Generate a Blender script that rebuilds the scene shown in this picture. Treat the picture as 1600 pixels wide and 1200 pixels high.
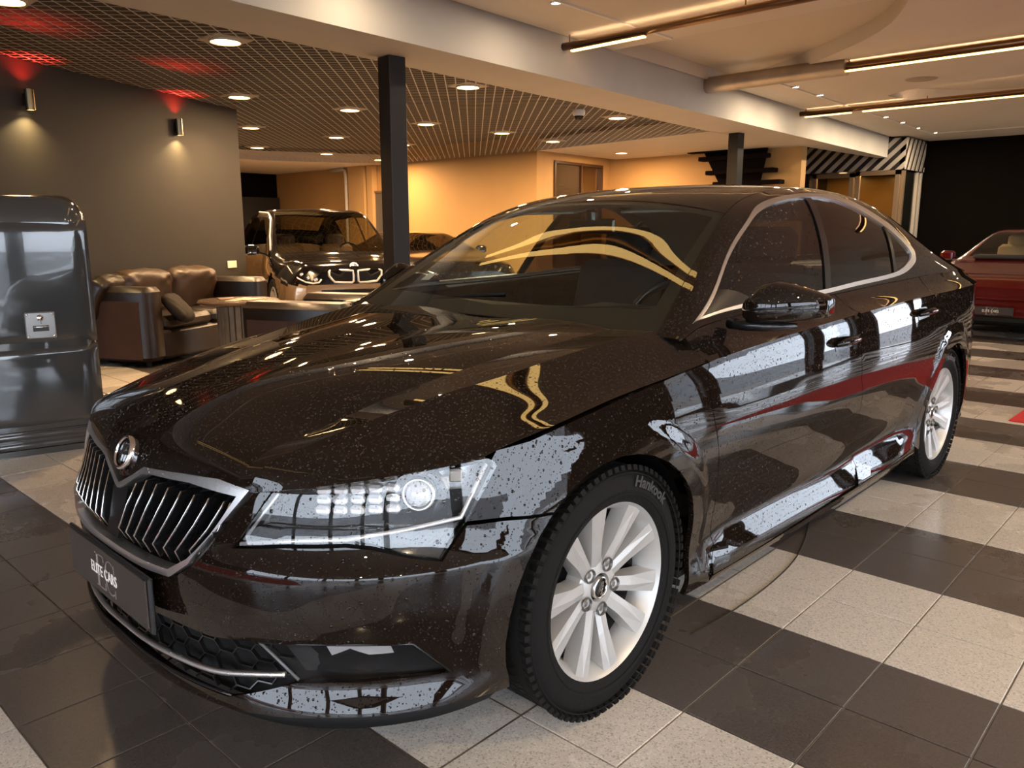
import bpy, bmesh, math, random
import numpy as np
from mathutils import Vector, Matrix
from mathutils.geometry import delaunay_2d_cdt
random.seed(7); RNG=np.random.default_rng(7)
for o in list(bpy.data.objects): bpy.data.objects.remove(o)
SC=bpy.context.scene; COL=SC.collection
PI=math.pi
# ================================================================= camera
cam_d=bpy.data.cameras.new('camera'); cam=bpy.data.objects.new('camera',cam_d); COL.objects.link(cam)
SC.camera=cam
CAMP=(2.05095,-1.59135,1.26789); YAW,PITCH=-.7617608,-.1908732
_f=Vector((math.sin(YAW)*math.cos(PITCH),math.cos(YAW)*math.cos(PITCH),math.sin(PITCH)))
cam.location=CAMP; cam.rotation_euler=_f.to_track_quat('-Z','Y').to_euler()
cam_d.sensor_fit='HORIZONTAL'; cam_d.sensor_width=36; cam_d.lens=1241.07/1600*36
cam_d.clip_start=.05; cam_d.clip_end=200
# ================================================================= world: grey overcast dusk outside the glazing
W=bpy.data.worlds.new('world'); SC.world=W; W.use_nodes=True
_n=W.node_tree.nodes; _l=W.node_tree.links; _n.clear()
_bg=_n.new('ShaderNodeBackground'); _o=_n.new('ShaderNodeOutputWorld'); _l.new(_bg.outputs[0],_o.inputs[0])
_bg.inputs[0].default_value=(.80,.84,.95,1); _bg.inputs[1].default_value=9.5
# ================================================================= exposure / colour
vs=SC.view_settings; SC.display_settings.display_device='sRGB'
vs.view_transform='Standard'; vs.look='None'; vs.exposure=0.0; vs.gamma=1.0; vs.use_curve_mapping=False
cy=SC.cycles
try:
    cy.max_bounces=8; cy.diffuse_bounces=3; cy.glossy_bounces=5; cy.transmission_bounces=6; cy.transparent_max_bounces=14
    cy.sample_clamp_indirect=6; cy.caustics_reflective=False; cy.caustics_refractive=False; cy.use_denoising=True
except Exception: pass
WARM=(1,.60,.27)
def area(name,loc,size,power,color=WARM,rot=(0,0,0),sy=None,disk=False,spread=None):
    d=bpy.data.lights.new(name,'AREA'); d.energy=power; d.color=color; d.size=size
    d.shape='DISK' if disk else ('RECTANGLE' if sy else 'SQUARE')
    if sy: d.size_y=sy
    if spread: d.spread=spread
    o=bpy.data.objects.new(name,d); COL.objects.link(o); o.location=loc; o.rotation_euler=rot; return o
# ================================================================= materials
MATS={}
def mat(name,col=(.5,.5,.5),rough=.5,metal=0,coat=0,coat_r=.03,spec=None,emit=None,es=0,bump=None,noise=None,ior=None,trans=0):
    if name in MATS: return MATS[name]
    m=bpy.data.materials.new(name); m.use_nodes=True; MATS[name]=m
    N=m.node_tree.nodes; L=m.node_tree.links; b=N['Principled BSDF']
    b.inputs['Base Color'].default_value=(*col,1); b.inputs['Roughness'].default_value=rough
    b.inputs['Metallic'].default_value=metal; b.inputs['Coat Weight'].default_value=coat; b.inputs['Coat Roughness'].default_value=coat_r
    if ior: b.inputs['IOR'].default_value=ior
    if trans: b.inputs['Transmission Weight'].default_value=trans
    if spec is not None: b.inputs['Specular IOR Level'].default_value=spec
    if emit: b.inputs['Emission Color'].default_value=(*emit,1); b.inputs['Emission Strength'].default_value=es
    tc=N.new('ShaderNodeTexCoord')
    if noise:   # (scale, amount): gentle mottling of the colour
        nz=N.new('ShaderNodeTexNoise'); nz.inputs['Scale'].default_value=noise[0]; nz.inputs['Detail'].default_value=4
        L.new(tc.outputs['Object'],nz.inputs['Vector'])
        rp=N.new('ShaderNodeValToRGB'); a=noise[1]
        rp.color_ramp.elements[0].position=.3; rp.color_ramp.elements[1].position=.7
        rp.color_ramp.elements[0].color=(*[c*(1-a) for c in col],1); rp.color_ramp.elements[1].color=(*[min(1,c*(1+a)) for c in col],1)
        L.new(nz.outputs['Fac'],rp.inputs[0]); L.new(rp.outputs[0],b.inputs['Base Color'])
    if bump:    # (scale, strength)
        nz=N.new('ShaderNodeTexNoise'); nz.inputs['Scale'].default_value=bump[0]; nz.inputs['Detail'].default_value=3
        L.new(tc.outputs['Object'],nz.inputs['Vector'])
        bp=N.new('ShaderNodeBump'); bp.inputs['Strength'].default_value=bump[1]; bp.inputs['Distance'].default_value=.01
        L.new(nz.outputs['Fac'],bp.inputs['Height']); L.new(bp.outputs[0],b.inputs['Normal'])
    return m
def drops_nodes(N,L,strength=1.0,scales=((150,.30,.55),(70,.42,.25)),dist=.0035):
    """rain beads: little domes of random size scattered by Voronoi cells; returns (normal, mask)"""
    tc=N.new('ShaderNodeTexCoord'); prev=None; mask=None
    for sc,rad,dens in scales:
        v=N.new('ShaderNodeTexVoronoi'); v.inputs['Scale'].default_value=sc; v.inputs['Randomness'].default_value=1
        L.new(tc.outputs['Object'],v.inputs['Vector'])
        sp=N.new('ShaderNodeSeparateColor'); L.new(v.outputs['Color'],sp.inputs[0])
        # keep only a share of the cells: radius = rad * max(0, rand - (1-dens)) / dens
        a=N.new('ShaderNodeMath'); a.operation='SUBTRACT'; L.new(sp.outputs[0],a.inputs[0]); a.inputs[1].default_value=1-dens
        c=N.new('ShaderNodeMath'); c.operation='MULTIPLY'; L.new(a.outputs[0],c.inputs[0]); c.inputs[1].default_value=rad/dens
        s=N.new('ShaderNodeMath'); s.operation='SUBTRACT'; L.new(c.outputs[0],s.inputs[0]); L.new(v.outputs['Distance'],s.inputs[1])
        mx=N.new('ShaderNodeMath'); mx.operation='MAXIMUM'; L.new(s.outputs[0],mx.inputs[0]); mx.inputs[1].default_value=0
        sq=N.new('ShaderNodeMath'); sq.operation='POWER'; L.new(mx.outputs[0],sq.inputs[0]); sq.inputs[1].default_value=.6
        if prev is None: prev=sq.outputs[0]
        else:
            ad=N.new('ShaderNodeMath'); ad.operation='MAXIMUM'; L.new(prev,ad.inputs[0]); L.new(sq.outputs[0],ad.inputs[1]); prev=ad.outputs[0]
    bp=N.new('ShaderNodeBump'); bp.inputs['Strength'].default_value=strength; bp.inputs['Distance'].default_value=dist
    L.new(prev,bp.inputs['Height'])
    gt=N.new('ShaderNodeMath'); gt.operation='GREATER_THAN'; L.new(prev,gt.inputs[0]); gt.inputs[1].default_value=.02
    return bp.outputs[0],gt.outputs[0]
def wet(name,col,rough=.2,metal=0,coat=1,drop=1.0,dist=.0035,scales=((260,.34,.6),(120,.40,.3)),flake=None):
    m=mat(name,col,rough,metal,coat,.015,spec=(0.0 if coat else None)); N=m.node_tree.nodes; L=m.node_tree.links; b=N['Principled BSDF']
    nrm,mk=drops_nodes(N,L,drop,scales,dist)
    L.new(nrm,b.inputs['Normal']); L.new(nrm,b.inputs['Coat Normal'])
    return m
def glass(name,tint=(.9,.95,.9),refl=1.0,drops=0,rough=0.0,ior=1.5):
    if name in MATS: return MATS[name]
    m=bpy.data.materials.new(name); m.use_nodes=True; MATS[name]=m
    N=m.node_tree.nodes; L=m.node_tree.links; N.clear()
    out=N.new('ShaderNodeOutputMaterial'); tr=N.new('ShaderNodeBsdfTransparent'); gl=N.new('ShaderNodeBsdfGlossy')
    tr.inputs[0].default_value=(*tint,1); gl.inputs['Roughness'].default_value=rough; gl.inputs[0].default_value=(refl,refl,refl,1)
    fr=N.new('ShaderNodeFresnel'); ge=N.new('ShaderNodeNewGeometry'); mr=N.new('ShaderNodeMapRange'); L.new(ge.outputs['Backfacing'],mr.inputs[0]); mr.inputs[3].default_value=ior; mr.inputs[4].default_value=1/ior; L.new(mr.outputs[0],fr.inputs[0])
    mx=N.new('ShaderNodeMixShader'); L.new(tr.outputs[0],mx.inputs[1]); L.new(gl.outputs[0],mx.inputs[2])
    if drops:
        nrm,mk=drops_nodes(N,L,1.0,((170,.34,.75),(80,.45,.3)),.004)
        L.new(nrm,gl.inputs['Normal']); L.new(nrm,fr.inputs['Normal'])
        df=N.new('ShaderNodeBsdfTranslucent'); df.inputs[0].default_value=(.75,.75,.7,1); L.new(nrm,df.inputs['Normal'])
        m2=N.new('ShaderNodeMixShader'); a=N.new('ShaderNodeMath'); a.operation='MULTIPLY'; a.inputs[1].default_value=drops
        L.new(mk,a.inputs[0]); L.new(a.outputs[0],m2.inputs[0]); L.new(tr.outputs[0],m2.inputs[1]); L.new(df.outputs[0],m2.inputs[2])
        L.new(m2.outputs[0],mx.inputs[1])
    L.new(fr.outputs[0],mx.inputs[0]); L.new(mx.outputs[0],out.inputs[0])
    return m
def emis(name,col,s,sample=True):
    if name in MATS: return MATS[name]
    m=bpy.data.materials.new(name); m.use_nodes=True; MATS[name]=m
    N=m.node_tree.nodes; L=m.node_tree.links; N.clear()
    out=N.new('ShaderNodeOutputMaterial'); e=N.new('ShaderNodeEmission'); e.inputs[0].default_value=(*col,1); e.inputs[1].default_value=s
    L.new(e.outputs[0],out.inputs[0])
    if not sample: 
        try: m.cycles.emission_sampling='NONE'
        except Exception: pass
    return m
# ================================================================= object helpers
def tag(o,label=None,cat=None,group=None,kind=None):
    if label: o['label']=label
    if cat: o['category']=cat
    if group: o['group']=group
    if kind: o['kind']=kind
    return o
def link(o,parent=None):
    COL.objects.link(o)
    if parent is not None: o.parent=parent
    return o
def empty(name,loc=(0,0,0),rz=0,label=None,cat=None,group=None):
    o=bpy.data.objects.new(name,None); o.empty_display_size=.1; COL.objects.link(o); o.location=loc; o.rotation_euler=(0,0,rz)
    return tag(o,label,cat,group)
def obj(name,verts,faces,m,parent=None,smooth=False,normals=None,auto=None,mats=None,mi=None):
    me=bpy.data.meshes.new(name); me.from_pydata([tuple(map(float,v)) for v in verts],[],[tuple(map(int,f)) for f in faces]); 
    if mats:
        for q in mats: me.materials.append(q)
        me.polygons.foreach_set('material_index',mi)
    else: me.materials.append(m)
    me.update()
    if smooth: me.polygons.foreach_set('use_smooth',[True]*len(me.polygons))
    if auto is not None:
        me.polygons.foreach_set('use_smooth',[True]*len(me.polygons)); me.set_sharp_from_angle(angle=math.radians(auto))
    if normals is not None:
        me.polygons.foreach_set('use_smooth',[True]*len(me.polygons)); me.normals_split_custom_set([tuple(map(float,n)) for n in normals])
    return link(bpy.data.objects.new(name,me),parent)
class MB:
    """collects simple solids into one mesh"""
    def __init__(s): s.v=[]; s.f=[]
    def add(s,v,f):
        n=len(s.v); s.v+= [tuple(q) for q in v]; s.f+=[tuple(i+n for i in q) for q in f]; return s
    def box(s,c,d,rz=0,rx=0,ry=0,bev=0):
        M=Matrix.Translation(c)@Matrix.Rotation(rz,4,'Z')@Matrix.Rotation(ry,4,'Y')@Matrix.Rotation(rx,4,'X')
        x,y,z=d[0]/2,d[1]/2,d[2]/2
        if bev<=0:
            P=[(i*x,j*y,k*z) for k in(-1,1) for j in(-1,1) for i in(-1,1)]
            F=[(0,2,3,1),(4,5,7,6),(0,1,5,4),(2,6,7,3),(0,4,6,2),(1,3,7,5)]
        else:
            b=min(bev,x*.9,y*.9,z*.9); P=[];F=[]
            for k in(-1,1):
                for j in(-1,1):
                    for i in(-1,1):
                        P+=[(i*(x-b),j*(y-b),k*z),(i*(x-b),j*y,k*(z-b)),(i*x,j*(y-b),k*(z-b))]
            q=lambda i,j,k,t:((k>0)*4+(j>0)*2+(i>0))*3+t
            for k in(-1,1): F.append([q(-1,-1,k,0),q(1,-1,k,0),q(1,1,k,0),q(-1,1,k,0)][::k])
            for j in(-1,1): F.append([q(-1,j,-1,1),q(1,j,-1,1),q(1,j,1,1),q(-1,j,1,1)][::-j])
            for i in(-1,1): F.append([q(i,-1,-1,2),q(i,1,-1,2),q(i,1,1,2),q(i,-1,1,2)][::i])
            for j in(-1,1):
                for k in(-1,1): F.append([q(-1,j,k,0),q(1,j,k,0),q(1,j,k,1),q(-1,j,k,1)][::j*k*-1])
            for i in(-1,1):
                for k in(-1,1): F.append([q(i,-1,k,0),q(i,1,k,0),q(i,1,k,2),q(i,-1,k,2)][::i*k])
            for i in(-1,1):
                for j in(-1,1): F.append([q(i,j,-1,1),q(i,j,1,1),q(i,j,1,2),q(i,j,-1,2)][::i*j])
            for i in(-1,1):
                for j in(-1,1):
                    for k in(-1,1): F.append([q(i,j,k,0),q(i,j,k,1),q(i,j,k,2)][::i*j*k])
        return s.add([M@Vector(p) for p in P],F)
    def tube(s,pts,r,n=10,cap=True,closed=False,flat=1.0):
        pts=[Vector(p) for p in pts]; m=len(pts); V=[];F=[]
        rr=r if hasattr(r,'__len__') else [r]*m
        up=None
        for i,pnt in enumerate(pts):
            a=pts[(i-1)%m] if (i>0 or closed) else pts[0]; b=pts[(i+1)%m] if (i<m-1 or closed) else pts[-1]
            t=(b-a).normalized()
            if up is None: up=Vector((0,0,1)) if abs(t.z)<.9 else Vector((1,0,0))
            x=t.cross(up); x.normalize(); y=x.cross(t); y.normalize(); up=y
            for k in range(n):
                an=2*PI*k/n; V.append(pnt+x*math.cos(an)*rr[i]+y*math.sin(an)*rr[i]*flat)
        for i in range(m if closed else m-1):
            for k in range(n):
                a=i*n+k;b=i*n+(k+1)%n;c=((i+1)%m)*n+(k+1)%n;d=((i+1)%m)*n+k; F.append((a,d,c,b))
        if cap and not closed: F.append(tuple(range(n))); F.append(tuple(range((m-1)*n,m*n))[::-1])
        return s.add(V,F)
    def lathe(s,prof,n=32,M=None,a0=0,a1=2*PI,closed=False):
        """profile (r,h) about local z"""
        full=abs(a1-a0-2*PI)<1e-6; M=M or Matrix.Identity(4); V=[];F=[]; k=len(prof); nn=n if full else n+1
        for i in range(nn):
            a=a0+(a1-a0)*i/n
            for r,h in prof: V.append(M@Vector((r*math.cos(a),r*math.sin(a),h)))
        for i in range(n):
            j=(i+1)%nn
            for q in range(k if closed else k-1):
                q2=(q+1)%k; F.append((i*k+q,j*k+q,j*k+q2,i*k+q2))
        return s.add(V,F)
    def prism(s,poly,z0,z1,M=None):
        M=M or Matrix.Identity(4); n=len(poly)
        V=[M@Vector((x,y,z0)) for x,y in poly]+[M@Vector((x,y,z1)) for x,y in poly]
        F=[tuple(range(n))[::-1],tuple(range(n,2*n))]+[(i,(i+1)%n,n+(i+1)%n,n+i) for i in range(n)]
        return s.add(V,F)
    def build(s,name,m,parent=None,auto=None,smooth=False): return obj(name,s.v,s.f,m,parent,smooth=smooth,auto=auto)
def copy_tree(o,parent=None):
    c=o.copy(); COL.objects.link(c); c.parent=parent
    for ch in list(o.children): copy_tree(ch,c)
    return c
def text_mesh(body,size=1,extrude=.02,bold=0.0,space=1.0,align='CENTER'):
    cu=bpy.data.curves.new('text','FONT'); cu.body=body; cu.size=size; cu.extrude=extrude; cu.offset=bold; cu.space_character=space
    cu.align_x=align; cu.align_y='CENTER'; cu.resolution_u=4
    o=bpy.data.objects.new('text',cu); COL.objects.link(o); bpy.context.view_layer.update()
    me=bpy.data.meshes.new_from_object(o.evaluated_get(bpy.context.evaluated_depsgraph_get()))
    v=[tuple(q.co) for q in me.vertices]; f=[tuple(q.vertices) for q in me.polygons]
    bpy.data.objects.remove(o); bpy.data.meshes.remove(me); bpy.data.curves.remove(cu); return v,f
def gridmesh(name,fn,A,B,m,parent=None,flip=False,off=0,smooth=True):
    """rectangular patch of a surface with exact normals"""
    A=np.asarray(A,float);B=np.asarray(B,float); AA,BB=np.meshgrid(A,B,indexing='ij'); P=fn(AA,BB); 
    na,nb=len(A),len(B); 
    i,j=np.meshgrid(np.arange(na-1),np.arange(nb-1),indexing='ij'); q=(i*nb+j).ravel()
    F=np.stack([q,q+nb,q+nb+1,q+1],-1)
    if flip: F=F[:,::-1]
    Lp=F.ravel(); a=AA.ravel(); b=BB.ravel()
    ca=a[F].mean(1).repeat(4); cb=b[F].mean(1).repeat(4)
    N=snorm(fn,a[Lp]+(ca-a[Lp])*.04,b[Lp]+(cb-b[Lp])*.04,flip)
    V=P.reshape(-1,3)
    if off: V=V+snorm(fn,a,b,flip)*off
    return obj(name,V,F,m,parent,normals=N)
def snorm(fn,a,b,flip=False):
    e=2e-4; da=fn(a+e,b)-fn(a-e,b); db=fn(a,b+e)-fn(a,b-e); n=np.cross(da,db); n/=np.linalg.norm(n,axis=-1,keepdims=True)+1e-12
    return -n if flip else n
def inpoly(P,poly):
    x,y=P[:,0],P[:,1]; r=np.zeros(len(P),bool); n=len(poly)
    for i in range(n):
        x1,y1=poly[i];x2,y2=poly[(i+1)%n]
        if y1==y2: continue
        c=((y1>y)!=(y2>y))&(x<(x2-x1)*(y-y1)/(y2-y1)+x1); r^=c
    return r
def resample(poly,step,closed=True):
    o=[]; n=len(poly)
    for i in range(n if closed else n-1):
        a=np.array(poly[i],float);b=np.array(poly[(i+1)%n],float); k=max(1,int(math.ceil(np.linalg.norm(b-a)/step)))
        for q in range(k): o.append(tuple(a+(b-a)*q/k))
    if not closed: o.append(tuple(poly[-1]))
    return o
def panel(name,fn,outer,m,parent=None,holes=(),step=.03,lines=(),flip=False,skirt=.010,mirror=False,off=0,gap=.0):
    """piece of a surface cut out by an outline in its parameters; edges folded inward by `skirt`"""
    loops=[resample(outer,step)]+[resample(h,step) for h in holes]
    V=[];E=[]
    for lp in loops:
        n0=len(V);V+=lp;E+=[(n0+i,n0+(i+1)%len(lp)) for i in range(len(lp))]
    for ln in lines:
        ln=resample(ln,step,False); n0=len(V);V+=ln;E+=[(n0+i,n0+i+1) for i in range(len(ln)-1)]
    arr=np.array(loops[0]); x0,y0=arr.min(0);x1,y1=arr.max(0)
    gx=np.arange(x0+step/2,x1,step);gy=np.arange(y0+step/2,y1,step);G=np.array([(x,y) for x in gx for y in gy]) if len(gx) and len(gy) else np.zeros((0,2))
    if len(G):
        k=inpoly(G,outer)
        for h in holes: k&=~inpoly(G,h)
        G=G[k]
        if len(G):
            B=np.array(V); 
            d=np.min(np.hypot(G[:,None,0]-B[None,:,0],G[:,None,1]-B[None,:,1]),1) if len(G)*len(B)<4e7 else np.full(len(G),1.)
            G=G[d>step*.45]; V+= [tuple(g) for g in G]
    vs2,ed,fc,_1,_2,_3=delaunay_2d_cdt([Vector(v) for v in V],E,[],0,1e-6)
    Q=np.array([tuple(v) for v in vs2]); F=np.array([tuple(f) for f in fc if len(f)==3])
    c=Q[F].mean(1); k=inpoly(c,outer)
    for h in holes: k&=~inpoly(c,h)
    F=F[k]; ar=np.cross(Q[F[:,1]]-Q[F[:,0]],Q[F[:,2]]-Q[F[:,0]]); F[ar<0]=F[ar<0][:,::-1]; F=F[abs(ar)>1e-10]
    a,b=Q[:,0],Q[:,1]; P=fn(a,b); NV=snorm(fn,a,b,flip)
    if off: P=P+NV*off
    if flip: F=F[:,::-1]
    ca,cb=a[F].mean(1).repeat(3),b[F].mean(1).repeat(3); Lp=F.ravel()
    N=list(snorm(fn,a[Lp]+(ca-a[Lp])*.05,b[Lp]+(cb-b[Lp])*.05,flip))
    faces=[tuple(f) for f in F]
    VV=list(P)
    if skirt:
        from collections import Counter
        cnt={}
        for f in faces:
            for i in range(3): e=(f[i],f[(i+1)%3]); cnt[e]=1
        bd=[e for e in cnt if (e[1],e[0]) not in cnt]
        inn={}
        for e in bd:
            for v in e:
                if v not in inn: inn[v]=len(VV); VV.append(P[v]-NV[v]*skirt)
        for i,j in bd:
            faces.append((j,i,inn[i],inn[j])); fn_=np.cross(P[i]-P[j],NV[i]); fn_/=np.linalg.norm(fn_)+1e-9; fn_=-fn_
            N+=[fn_]*4
    outs=[obj(name,VV,faces,m,parent,normals=N)]
    if mirror:
        VM=[v*np.array([-1,1,1]) for v in VV]; FM=[tuple(f[::-1]) for f in faces]; NM=[];i=0
        for f in faces: NM+= [N[i+k]*np.array([-1,1,1]) for k in range(len(f))][::-1]; i+=len(f)
        outs.append(obj(name,VM,FM,m,parent,normals=NM))
    return outs
# ---------------------------------------------------------------- interpolation
def _pchip(xs, ys):
    xs=np.asarray(xs,float); ys=np.asarray(ys,float)
    one=ys.ndim==1
    if one: ys=ys[:,None]
    h=np.diff(xs)[:,None]; dl=np.diff(ys,axis=0)/h
    m=np.zeros_like(ys)
    if len(xs)>2:
        w1=2*h[1:]+h[:-1]; w2=h[1:]+2*h[:-1]
        ok=dl[1:]*dl[:-1]>0
        with np.errstate(all='ignore'):
            mm=(w1+w2)/(w1/dl[:-1]+w2/dl[1:])
        m[1:-1]=np.where(ok,mm,0)
    m[0]=dl[0]; m[-1]=dl[-1]
    def f(t):
        t=np.asarray(t,float); sh=t.shape; tt=t.ravel()
        k=np.clip(np.searchsorted(xs,tt)-1,0,len(xs)-2)
        hh=(xs[k+1]-xs[k]); s=((tt-xs[k])/hh)
        ex=np.clip(s,0,1); lo=(s<0)|(s>1)
        s1=ex[:,None]; H=hh[:,None]
        r=(2*s1**3-3*s1**2+1)*ys[k]+(s1**3-2*s1**2+s1)*H*m[k]+(3*s1**2-2*s1**3)*ys[k+1]+(s1**3-s1**2)*H*m[k+1]
        if lo.any():
            e=(s-ex)[:,None]*H; r=r+np.where(e<0,e*m[0],e*m[-1])
        r=r.reshape(sh+(ys.shape[1],))
        return r[...,0] if one else r
    return f
def _cat(xs, ys):
    # smooth (finite difference tangents)
    xs=np.asarray(xs,float); ys=np.asarray(ys,float)
    h=np.diff(xs)[:,None]; dl=np.diff(ys,axis=0)/h
    m=np.zeros_like(ys)
    m[1:-1]=(dl[:-1]*h[1:]+dl[1:]*h[:-1])/(h[1:]+h[:-1])
    m[0]=1.5*dl[0]-.5*m[1] if len(xs)>2 else dl[0]
    m[-1]=1.5*dl[-1]-.5*m[-2] if len(xs)>2 else dl[-1]
    def f(t):
        t=np.asarray(t,float); sh=t.shape; tt=t.ravel()
        k=np.clip(np.searchsorted(xs,tt)-1,0,len(xs)-2)
        H=(xs[k+1]-xs[k])[:,None]; s=((tt-xs[k])[:,None]/H)
        r=(2*s**3-3*s**2+1)*ys[k]+(s**3-2*s**2+s)*H*m[k]+(3*s**2-2*s**3)*ys[k+1]+(s**3-s**2)*H*m[k+1]
        return r.reshape(sh+(ys.shape[1],))
    return f
def _natm(xs):
    n=len(xs); h=np.diff(xs); A=np.zeros((n,n)); B=np.zeros((n,n)); A[0,0]=A[-1,-1]=1
    for i in range(1,n-1):
        A[i,i-1]=h[i-1];A[i,i]=2*(h[i-1]+h[i]);A[i,i+1]=h[i]
        B[i,i-1]=6/h[i-1];B[i,i]=-6/h[i-1]-6/h[i];B[i,i+1]=6/h[i]
    return np.linalg.solve(A,B)
def _spl(xs,ys):
    xs=np.asarray(xs,float); ys=np.asarray(ys,float); one=ys.ndim==1
    if one: ys=ys[:,None]
    M=_natm(xs)@ys
    def f(t):
        t=np.asarray(t,float); sh=t.shape; tt=t.ravel()
        k=np.clip(np.searchsorted(xs,tt)-1,0,len(xs)-2); h=(xs[k+1]-xs[k])[:,None]; a=(xs[k+1]-tt)[:,None]/h; b=1-a
        r=a*ys[k]+b*ys[k+1]+((a**3-a)*M[k]+(b**3-b)*M[k+1])*h*h/6
        r=r.reshape(sh+(ys.shape[1],)); return r[...,0] if one else r
    return f
# ---------------------------------------------------------------- lower body ring, parameter (u, z); u = arc length of the plan outline from the nose
PLAN=[(0,-.908),(.1,-.907),(.2,-.901),(.3,-.886),(.4,-.864),(.5,-.832),(.6,-.785),(.69,-.717),(.762,-.636),(.814,-.55),(.852,-.46),(.880,-.36),(.899,-.25),(.915,-.1),(.926,.1),(.933,.4),(.937,.9),(.938,1.5),(.935,2.2),(.926,2.7),(.913,3.0),(.892,3.25),(.860,3.45),(.814,3.62),(.752,3.74),(.65,3.83),(.5,3.89),(.3,3.925),(0,3.94)]
_pl=np.array(PLAN)
_u0=np.r_[0,np.cumsum(np.hypot(*np.diff(_pl,axis=0).T))]
_C=_spl(_u0,_pl)
UMAX=_u0[-1]
_y2u=_pchip(_pl[:,1],_u0)
def u_of_y(y): return _y2u(y)
ZT=_pchip([-.91,-.6,-.43,-.24,-.017,.25,.44,.63,1.14,1.53,2.3,2.84,3.3,3.94],[.70,.745,.775,.811,.848,.878,.896,.908,.934,.95,.970,.978,.985,.99])
def _prof(pts): 
    a=np.array(pts); return _pchip(a[:,0],a[:,1])
_PR=[ # (y position of station, profile z->inset)
(-.907,_prof([(.12,.12),(.15,.055),(.17,.025),(.20,.004),(.24,0),(.30,.012),(.40,.004),(.47,0),(.50,.0),(.56,.010),(.64,.035),(.70,.052),(.80,.10),(1.05,.3)])),
(-.80,_prof([(.12,.12),(.15,.05),(.17,.02),(.195,.0),(.215,.001),(.285,.023),(.34,.019),(.40,.005),(.44,.0),(.50,.0),(.541,.003),(.547,.009),(.595,.040),(.66,.052),(.70,.062),(.80,.125),(1.05,.3)])),
(-.55,_prof([(.12,.12),(.15,.05),(.175,.015),(.20,.001),(.215,.002),(.285,.024),(.34,.020),(.40,.006),(.45,.0),(.50,.0),(.546,.002),(.552,.008),(.60,.032),(.68,.046),(.74,.057),(.80,.075),(1.05,.22)])),
(-.30,_prof([(.12,.10),(.15,.06),(.20,.03),(.25,.014),(.30,.010),(.45,.001),(.55,.0),(.54,.001),(.60,.009),(.68,.023),(.74,.034),(.80,.045),(.84,.051),(1.05,.15)])),
(.20,_prof([(.12,.14),(.17,.06),(.20,.035),(.25,.03),(.30,.03),(.45,.012),(.57,.0),(.64,.001),(.74,.010),(.80,.018),(.88,.028),(1.05,.04)])),
(.60,_prof([(.12,.14),(.165,.065),(.19,.035),(.235,.018),(.265,.030),(.32,.0535),(.338,.058),(.353,.057),(.45,.034),(.56,.011),(.64,.0),(.69,.001),(.77,.011),(.84,.022),(.91,.034),(1.2,.045)])),
(1.4,_prof([(.12,.14),(.165,.065),(.19,.035),(.235,.018),(.27,.031),(.332,.055),(.352,.0595),(.368,.0585),(.465,.0345),(.575,.011),(.65,.0),(.70,.001),(.79,.011),(.865,.022),(.94,.034),(1.2,.045)])),
(2.2,_prof([(.12,.14),(.165,.065),(.19,.035),(.235,.018),(.275,.031),(.345,.057),(.365,.061),(.382,.060),(.48,.035),(.59,.011),(.66,.0),(.71,.001),(.81,.011),(.89,.022),(.965,.034),(1.2,.045)])),
(2.6,_prof([(.12,.14),(.17,.06),(.20,.035),(.25,.03),(.30,.025),(.45,.010),(.60,.0),(.70,.0),(.82,.008),(.90,.017),(.97,.026),(1.2,.035)])),
(3.2,_prof([(.12,.12),(.18,.05),(.22,.03),(.30,.012),(.45,.004),(.60,.0),(.75,.0),(.90,.006),(1.2,.02)])),
(3.94,_prof([(.12,.15),(.18,.08),(.25,.02),(.40,.0),(.55,.01),(.60,.03),(.75,.05),(.90,.065),(1.0,.08),(1.2,.12)])),
]
_PY=np.array([q[0] for q in _PR]); _PU=_y2u(_PY); _PM=_natm(_PU)
WHEELS=((0.0,.33),(2.841,.33))
def ring(u,z):
    u=np.asarray(u,float); z=np.asarray(z,float)
    u,z=np.broadcast_arrays(u,z)
    sg=np.sign(u); sg=np.where(sg==0,1,sg); a=np.abs(u)
    C=_C(np.clip(a,0,UMAX)); e=1e-3
    T=_C(np.clip(a+e,0,UMAX))-_C(np.clip(a-e,0,UMAX)); L=np.hypot(T[...,0],T[...,1])+1e-12
    tx,ty=T[...,0]/L,T[...,1]/L
    tx=np.where(a<.02,1,tx); ty=np.where(a<.02,0,ty)
    nx,ny=ty,-tx                                # outward
    k=np.clip(np.searchsorted(_PU,a)-1,0,len(_PU)-2)
    D=np.stack([q[1](z) for q in _PR],-1); M=D@_PM.T
    h=_PU[k+1]-_PU[k]; b_=np.clip((a-_PU[k])/h,0,1); a_=1-b_
    g=lambda X,q: np.take_along_axis(X,q[...,None],-1)[...,0]
    d=a_*g(D,k)+b_*g(D,k+1)+.5*((a_**3-a_)*g(M,k)+(b_**3-b_)*g(M,k+1))*h*h/6
    zt=ZT(C[...,1]); over=np.maximum(z-zt,0)
    side=np.clip((C[...,1]+.45)/.2,0,1)
    d=d+side*(np.minimum(over,.02)*1.25+over*.72+np.where(over>0,.004,0)*0)
    for wy,wz in WHEELS:                        # flared wheel-arch lips
        r=np.hypot(C[...,1]-wy,z-wz)
        f=np.clip((.485-r)/.060,0,1); d=d-.009*f*f*(3-2*f)*np.clip((z-.2)/.15,0,1)*(z<zt+.01)
    P=np.stack([sg*(C[...,0]-nx*d),C[...,1]-ny*d,z],-1)
    return P
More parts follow.
